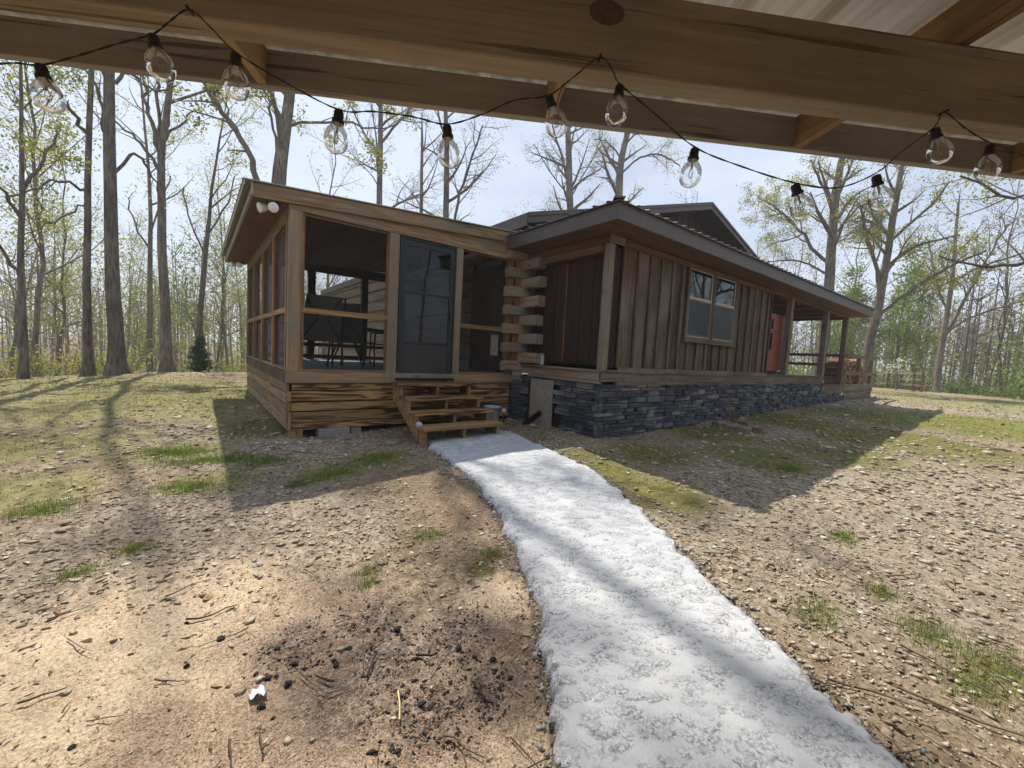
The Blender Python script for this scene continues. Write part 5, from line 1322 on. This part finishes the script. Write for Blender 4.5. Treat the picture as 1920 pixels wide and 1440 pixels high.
brush('undergrowth', 'low green brush under the left woods', 90, -22, 8, 19, 36, 'green_leaf', 1.6, 52)
brush('undergrowth', 'green brush at the foot of the woods on the right', 150, 70, 97, 36, 60, 'green_leaf', 2.6, 53, .09)
brush('undergrowth', 'bushy green thicket at the right edge of the yard', 26, 89, 95, 30, 38, 'green_leaf', 2.4, 54, .08, 260)

# flowering dogwood
dg = at(1683, 700, 33); gz_ = G(dg[0], dg[1])
dt = thing('dogwood_tree', 'small white-flowering tree by the field fence', 'tree', (dg[0], dg[1], gz_))
T = Tree(88, maxl=3, dens=1.3); P = np.array([(dg[0], dg[1], gz_ - .1), (dg[0] + .1, dg[1], gz_ + .7), (dg[0] + .05, dg[1] + .1, gz_ + 1.6)])
T.wood.add(*tube(P, [.05, .04, .02], 6)); T.kids(P, [.05, .04, .02], 2.2, 0, t0=.3, n_=8, lk=1.5); T.build(dt, 'white_bloom', 220, .06, .12)

# ================================================================== ground scatter
def spread(n_, rmin, rmax, az0, az1, r, weight=None):
    """points even in the picture rather than on the soil"""
    a = np.radians(r.uniform(az0, az1, n_)); d = np.exp(r.uniform(math.log(rmin), math.log(rmax), n_)); x, y = d * np.sin(a), d * np.cos(a)
    ok = ~((x > .9) & (x < 20.2) & (y > 5.9) & (y < 20.2)) & ~((x > 4.62) & (x < 20.1) & (y > 3.87)) & ~in_path(x, y, -.02)
    if weight is not None: ok &= r.random(n_) < weight(x, y)
    x, y, d = x[ok], y[ok], d[ok]; return np.stack([x, y, gz_rel(x, y)], -1), d
AZ0, AZ1 = -22, 98
OV = np.array([(1, 0, 0), (-1, 0, 0), (0, 1, 0), (0, -1, 0), (0, 0, 1), (0, 0, -1), (.7, .7, .35), (-.6, .65, .4)], float)
OF = np.array([(0, 6, 4), (6, 2, 4), (2, 7, 4), (7, 1, 4), (1, 3, 4), (3, 0, 4), (6, 0, 5), (2, 6, 5), (7, 2, 5), (1, 7, 5), (3, 1, 5), (0, 3, 5)])
rs_ = np.random.default_rng(5)
def wg(x, y):
    M_ = all_masks(x, y); cl = fbm(x * 1.7, y * 1.7, 3, 71) + .5
    return np.clip((.22 + .9 * M_['gravel']) * (1 - .85 * M_['sand']) * (1 - .8 * M_['burnt']) * (1 - .6 * M_['chips']) * (1 - .75 * M_['lawn']) * (1 - .6 * M_['moss']) * (.5 + cl), 0, 1)
pos, d = spread(70000, 1.0, 26, AZ0, AZ1, rs_, wg)
sz = np.clip(np.exp(rs_.normal(math.log(.0082), .6, len(pos))), .0025, .026) * np.clip(d / 4.5, .75, 2.0)
sc3 = np.stack([sz * rs_.uniform(.9, 1.9, len(pos)), sz, sz * rs_.uniform(.35, .75, len(pos))], -1); pos[:, 2] += sc3[:, 2] * .25
V, F = scatter(OV, OF, pos, sc3, rs_.uniform(0, 6.28, len(pos)), rs_.normal(0, .3, len(pos)), .22)
tag(mk('gravel', V, F, 'pebble'), 'loose tan and grey gravel scattered over the yard', 'gravel', kind='stuff')
# crumbs of concrete spilled along the path edges
ki = rs_.integers(8, NP_ - 120, 1700); sd = rs_.integers(0, 2, 1700); en = np.where(sd[:, None] == 0, PLs[ki], PRs[ki]); ot = np.where(sd[:, None] == 0, PLs[ki] - PRs[ki], PRs[ki] - PLs[ki]); ot /= np.hypot(*ot.T)[:, None]
q = en + ot * (np.abs(rs_.normal(0, .05, 1700)) - .01)[:, None] + rs_.normal(0, .01, (1700, 2)); pos = np.stack([q[:, 0], q[:, 1], gz_rel(q[:, 0], q[:, 1]) + .006], -1)
sz = np.exp(rs_.normal(math.log(.005), .5, 1700)); V, F = scatter(OV, OF, pos, np.stack([sz * 1.3, sz, sz * .8], -1), rs_.uniform(0, 6.28, 1700), rs_.normal(0, .4, 1700), .3)
tag(mk('concrete_crumbs', V, F, 'crumb'), 'grey crumbs of concrete along both path edges', 'crumbs', kind='stuff')
# dead leaves and bark flakes
QV = np.array([(-1, -.5, 0), (0, -.6, .12), (1, -.1, .25), (1, .3, .2), (0, .6, 0), (-1, .3, .15)], float); QF = np.array([(0, 1, 4, 5), (1, 2, 3, 4)])
def wl(x, y):
    M_ = all_masks(x, y); cl = fbm(x * 1.1, y * 1.1, 3, 91) + .5
    return np.clip((.5 + .3 * M_['gravel']) * (1 - .85 * M_['sand']) * (1 - .85 * M_['burnt']) * (1 - .8 * M_['chips']) * (1 - .55 * M_['lawn']) * (1 - .5 * M_['moss']) * (.1 + 1.5 * cl), 0, 1)
pos, d = spread(105000, 1.0, 24, AZ0, AZ1, rs_, wl)
sz = np.clip(np.exp(rs_.normal(math.log(.0105), .55, len(pos))), .003, .034) * np.clip(d / 5, .75, 2.0); pos[:, 2] += .004 + sz * .1
V, F = scatter(QV, QF, pos, np.stack([sz, sz * rs_.uniform(.4, .9, len(pos)), sz * rs_.uniform(.3, 1.2, len(pos))], -1), rs_.uniform(0, 6.28, len(pos)), rs_.normal(0, .55, len(pos)), .3)
tag(mk('leaf_litter', V, F, 'litter'), 'dry leaves and bark flakes strewn over the yard', 'leaf litter', kind='stuff')
# red-brown wood chips round the fire spot
def wc(x, y):
    M_ = all_masks(x, y); cl = fbm(x * 2.3, y * 2.3, 3, 61) + .5
    return np.clip((.12 * (np.hypot(x, y) < 3.6) + .8 * M_['chips'] + .45 * M_['burnt'] + .10 * M_['sand']) * (.2 + 1.5 * cl), 0, 1)
pos, d = spread(90000, 1.0, 4.5, -22, 45, rs_, wc)
sz = rs_.uniform(.0017, .0048, len(pos)) * np.clip(d / 2.2, .8, 1.6); pos[:, 2] += .003
V, F = scatter(QV, QF, pos, np.stack([sz * 1.15, sz * .6, sz * .5], -1), rs_.uniform(0, 6.28, len(pos)), rs_.normal(0, .4, len(pos)), .2)
tag(mk('wood_chips', V, F, 'mulch'), 'red-brown wood chips on the sandy soil round the burnt spot', 'wood chips', kind='stuff')
# charcoal crumbs
pos, d = spread(26000, 1.0, 4, -15, 40, rs_, lambda x, y: np.clip(all_masks(x, y)['burnt'] * 1.2 - .2, 0, 1) * (fbm(x * 3, y * 3, 3, 15) > -.03))
sz = np.exp(rs_.normal(math.log(.0034), .55, len(pos)))
V, F = scatter(OV, OF, pos, np.stack([sz * 1.3, sz, sz * .7], -1), rs_.uniform(0, 6.28, len(pos)), rs_.normal(0, .4, len(pos)), .3)
tag(mk('charcoal_crumbs', V, F, 'charcoal'), 'black charcoal crumbs in the burnt spot', 'charcoal', kind='stuff')
# grass: lawn on the left and thin tufts elsewhere
BV = np.array([(-.5, 0, 0), (.5, 0, 0), (.28, .22, .6), (-.28, .22, .6), (0, .62, 1)], float); BF4 = np.array([(0, 1, 2, 3), (3, 2, 4, 4)])
BFt = np.array([(0, 1, 2), (0, 2, 3), (3, 2, 4)])
def wgr(x, y):
    M_ = all_masks(x, y); cl = fbm(x * .9, y * .9, 4, 81) + .5; c2 = fbm(x * 4, y * 4, 3, 83) + .5
    return np.clip((M_['lawn'] * 1.5 * cl * (c2 > .44) + .10 * (c2 > .56) * (M_['sand'] < .3) * (M_['burnt'] < .2)), 0, 1) * (M_['woods'] < .5)
pos, d = spread(260000, 1.3, 34, AZ0, AZ1, rs_, wgr)
n_ = len(pos); hgt = np.exp(rs_.normal(math.log(.024), .45, n_)) * np.clip(d / 8, .7, 1.4)
V, F = scatter(BV, BFt, pos, np.stack([.004 * np.clip(d / 4, .6, 4), hgt * .8, hgt], -1), rs_.uniform(0, 6.28, n_), rs_.normal(0, .25, n_))
tag(mk('lawn_grass', V, F, 'grass'), 'short thin grass of the lawn and yard edges', 'grass', kind='stuff')
tufts = [(795, 1008, .07), (350, 915, .10), (380, 870, .12), (250, 1030, .05), (140, 1075, .05), (440, 865, .12), (620, 890, .1), (700, 865, .12), (1530, 1155, .09), (1740, 1190, .09), (1580, 1005, .06), (1870, 1250, .10), (1650, 1110, .05), (690, 1065, .05), (920, 1045, .05), (690, 1090, .04), (330, 850, .14), (75, 960, .1), (1830, 1290, .08), (1300, 1195, .05), (500, 870, .1), (560, 905, .06), (1480, 880, .08)]
pt = []
for u, v, r in tufts:
    p = gpt(u, v); k = int(800 * (r / .08) ** 1.3); q = rs_.normal(0, r, (k, 2)) * np.array([1.2, .8]) + p[:2]; pt.append(q)
pt = np.concatenate(pt); pos = np.stack([pt[:, 0], pt[:, 1], gz_rel(pt[:, 0], pt[:, 1])], -1); n_ = len(pos); dd = np.hypot(pt[:, 0], pt[:, 1])
hgt = rs_.uniform(.012, .045, n_)
V, F = scatter(BV, BFt, pos, np.stack([.0028 * np.clip(dd / 3, .7, 2.5), hgt * .9, hgt], -1), rs_.uniform(0, 6.28, n_), rs_.normal(0, .25, n_))
tag(mk('grass_tufts', V, F, 'grass'), 'scattered bright green grass tufts in the stony soil', 'grass', kind='stuff')
# fine twigs
def twig_pts(r, x, y, L, a):
    n_ = 5; t = np.linspace(-.5, .5, n_) * L; wob = np.cumsum(r.normal(0, L * .035, n_))
    X, Y = x + t * math.cos(a) - wob * math.sin(a), y + t * math.sin(a) + wob * math.cos(a); return np.stack([X, Y, gz_rel(X, Y) + .012 + r.uniform(0, .01, n_)], -1)
pos, d = spread(560, 1.1, 9, AZ0, AZ1, rs_, lambda x, y: .3 + .7 * (np.degrees(np.arctan2(x, y)) > 45))
jt = Join()
for p, dd in zip(pos, d):
    L = rs_.uniform(.05, .22); jt.add(*tube(twig_pts(rs_, p[0], p[1], L, rs_.uniform(0, 6.28)), np.linspace(.0035, .0015, 5), 4))
tag(jt.build('fine_twigs', 'stick'), 'thin broken twigs lying all over the yard', 'twigs', kind='stuff')

# single sticks, stones and lumps one can point at
STK = [(80, 1312, .13, .6, .007, 'short dark stick at the left edge of the sandy patch'), (1630, 1310, .30, -.5, .008, 'long stick right of the path near the bottom'), (1460, 1255, .34, 2.6, .007, 'thin crooked stick touching the right path edge'),
       (1690, 1075, .28, .3, .009, 'forked stick in the stony right yard'), (1770, 1090, .2, 1.2, .008, 'short dark stick at the right, lying toward the house'), (1350, 1045, .25, .1, .007, 'stick lying along the middle of the right path edge'),
       (1830, 1350, .5, -.6, .009, 'longest bent stick in the lower right corner'), (1560, 1290, .3, .2, .006, 'straight twig beside the lower path edge'), (430, 1425, .14, -1.0, .006, 'dark twig at the bottom left on the sand'), (500, 1405, .05, 1.3, .005, 'tiny upright-looking twig on the sand near the bottom'),
       (400, 1150, .22, .5, .007, 'grey stick between sand and gravel on the left'), (345, 1110, .16, 1.0, .005, 'thin grey twig on the gravel left of the sand'), (865, 1410, .18, -.5, .006, 'twig at the bottom beside the path'), (640, 1290, .12, .7, .005, 'thin twig beside the burnt spot'), (320, 1275, .12, .15, .006, 'curved twig in the middle of the sandy patch'), (1180, 910, .35, .2, .006, 'bent twig on the moss right of the path'), (1790, 1270, .4, -.9, .007, 'long thin stick at the right edge among grass')]
for u, v, L, a, r, lab in STK:
    p = gpt(u, v); V, F = tube(twig_pts(rs_, p[0], p[1], L, a + CYAW * -1), np.linspace(r * .75, r * .3, 5), 6); tag(mk('stick', V, F, 'stick', None, None, True), lab, 'stick', 'sticks on the ground')
for u, v, L, a, r, lab in ((700, 1250, .12, .9, .009, 'charred stick end in the middle of the burnt spot'), (800, 1230, .10, -.4, .010, 'short charred stick right of the middle of the burnt spot'), (610, 1275, .09, 2.2, .008, 'small charred stick at the left of the burnt spot'), (905, 1300, .12, 1.4, .010, 'charred stick between burnt spot and path')):
    p = gpt(u, v); V, F = tube(twig_pts(rs_, p[0], p[1], L, a), np.linspace(r * .6, r * .4, 5), 6); tag(mk('charred_stick', V, F, 'charcoal'), lab, 'stick', 'charred sticks')
RK = [(718, 1052, .032, 'pale flat stone alone on brown soil above the burnt spot'), (330, 985, .028, 'pale flat stone on the left gravel'), (480, 1060, .03, 'yellowish stone in the left gravel'), (580, 1055, .022, 'small pale stone below the shadow edge on the left'), (1500, 1170, .03, 'rounded grey stone near the right path edge'), (1345, 1110, .03, 'pale stone close to the right path edge, upper part'), (1360, 1015, .026, 'white stone on the right yard beside the path'), (1630, 1400, .04, 'large tan stone at the bottom right'),
      (390, 1120, .026, 'grey stone on the left, beside a thin twig'), (265, 1045, .024, 'small tan stone at the far left of the gravel'), (1490, 1078, .025, 'stone in the middle of the stony right yard'), (1700, 900, .05, 'flat stone on the sunny gravel near the shadow tip'), (560, 850, .06, 'pale stone in the shade in front of the porch'), (600, 830, .06, 'white stone near the porch foot blocks'), (1000, 800, .06, 'loose stone at the foot of the plywood panel'), (955, 790, .06, 'reddish stone between bucket and stone base'), (1850, 1160, .03, 'tan stone on the right among grass tufts')]
for u, v, r, lab in RK:
    p = gpt(u, v); rock('stone', p[0], p[1], r, lab, group='single stones on the ground', cat='stone', flat=.45)
CK = [(745, 1180, .022, 'largest charcoal lump in the upper part of the burnt spot'), (690, 1178, .016, 'round charcoal lump left of the largest one'), (860, 1215, .026, 'charcoal lump at the right of the burnt spot'), (655, 1215, .018, 'charcoal piece in the middle of the burnt spot'), (630, 1245, .02, 'charcoal piece at the lower middle of the burnt spot'), (350, 1243, .016, 'dark lump alone on the sandy patch'), (415, 1195, .022, 'dark wood knot on the sand left of the burnt spot'), (540, 1285, .022, 'blackened stub at the lower left of the burnt spot'), (490, 1325, .022, 'black lump under the scrap of foil'), (925, 1235, .02, 'charcoal lump by the left path edge'), (135, 1400, .014, 'dark pebble-like lump on the sand at the far left'), (350, 1165, .012, 'small dark lump at the top of the sandy patch')]
for u, v, r, lab in CK:
    p = gpt(u, v); rock('charcoal_lump', p[0], p[1], r * .72, lab, mat='charcoal', group='charcoal lumps', cat='charcoal', flat=.8)
p = gpt(484, 1305); r_f = np.random.default_rng(4); gx, gy = np.meshgrid(np.linspace(-.03, .03, 6), np.linspace(-.025, .025, 6))
V = np.stack([p[0] + gx.ravel(), p[1] + gy.ravel(), p[2] + .02 + r_f.normal(0, .008, 36)], -1); i_, j_ = np.meshgrid(np.arange(5), np.arange(5), indexing='ij')
tag(mk('foil_scrap', V, np.stack([i_ * 6 + j_, i_ * 6 + j_ + 1, (i_ + 1) * 6 + j_ + 1, (i_ + 1) * 6 + j_], -1).reshape(-1, 4), 'foil'), 'crumpled shiny foil scrap on the sand below the burnt spot', 'foil')
a_, b_ = gpt(746, 1300), gpt(749, 1355)
V, F = tube([a_ + [0, 0, .012], (a_ + b_) / 2 + [.004, 0, .016], b_ + [0, 0, .012]], .0035, 5); tag(mk('straw_stalk', V, F, 'straw'), 'pale yellow straw stalk below the burnt spot', 'straw')

# ================================================================== air
hz_m, n, l, b = new_mat('haze'); n.remove(b)
vp = N(n, 'ShaderNodeVolumePrincipled'); vp.inputs['Density'].default_value = .0019; vp.inputs['Color'].default_value = (.93, .95, 1, 1); vp.inputs['Anisotropy'].default_value = .35
l.new(vp.outputs[0], n['Material Output'].inputs['Volume'])
def haze_box(x0, x1, y0, y1, z0, z1):
    V = [(x, y, z) for x in (x0, x1) for y in (y0, y1) for z in (z0, z1)]
    F = [(0, 1, 3, 2), (4, 6, 7, 5), (0, 4, 5, 1), (2, 3, 7, 6), (0, 2, 6, 4), (1, 5, 7, 3)]
    o = mk('haze', V, F, 'haze'); tag(o, 'thin bright spring haze in the air', 'haze', kind='stuff')
haze_box(-960, 960, -960, 960, -12, 26)
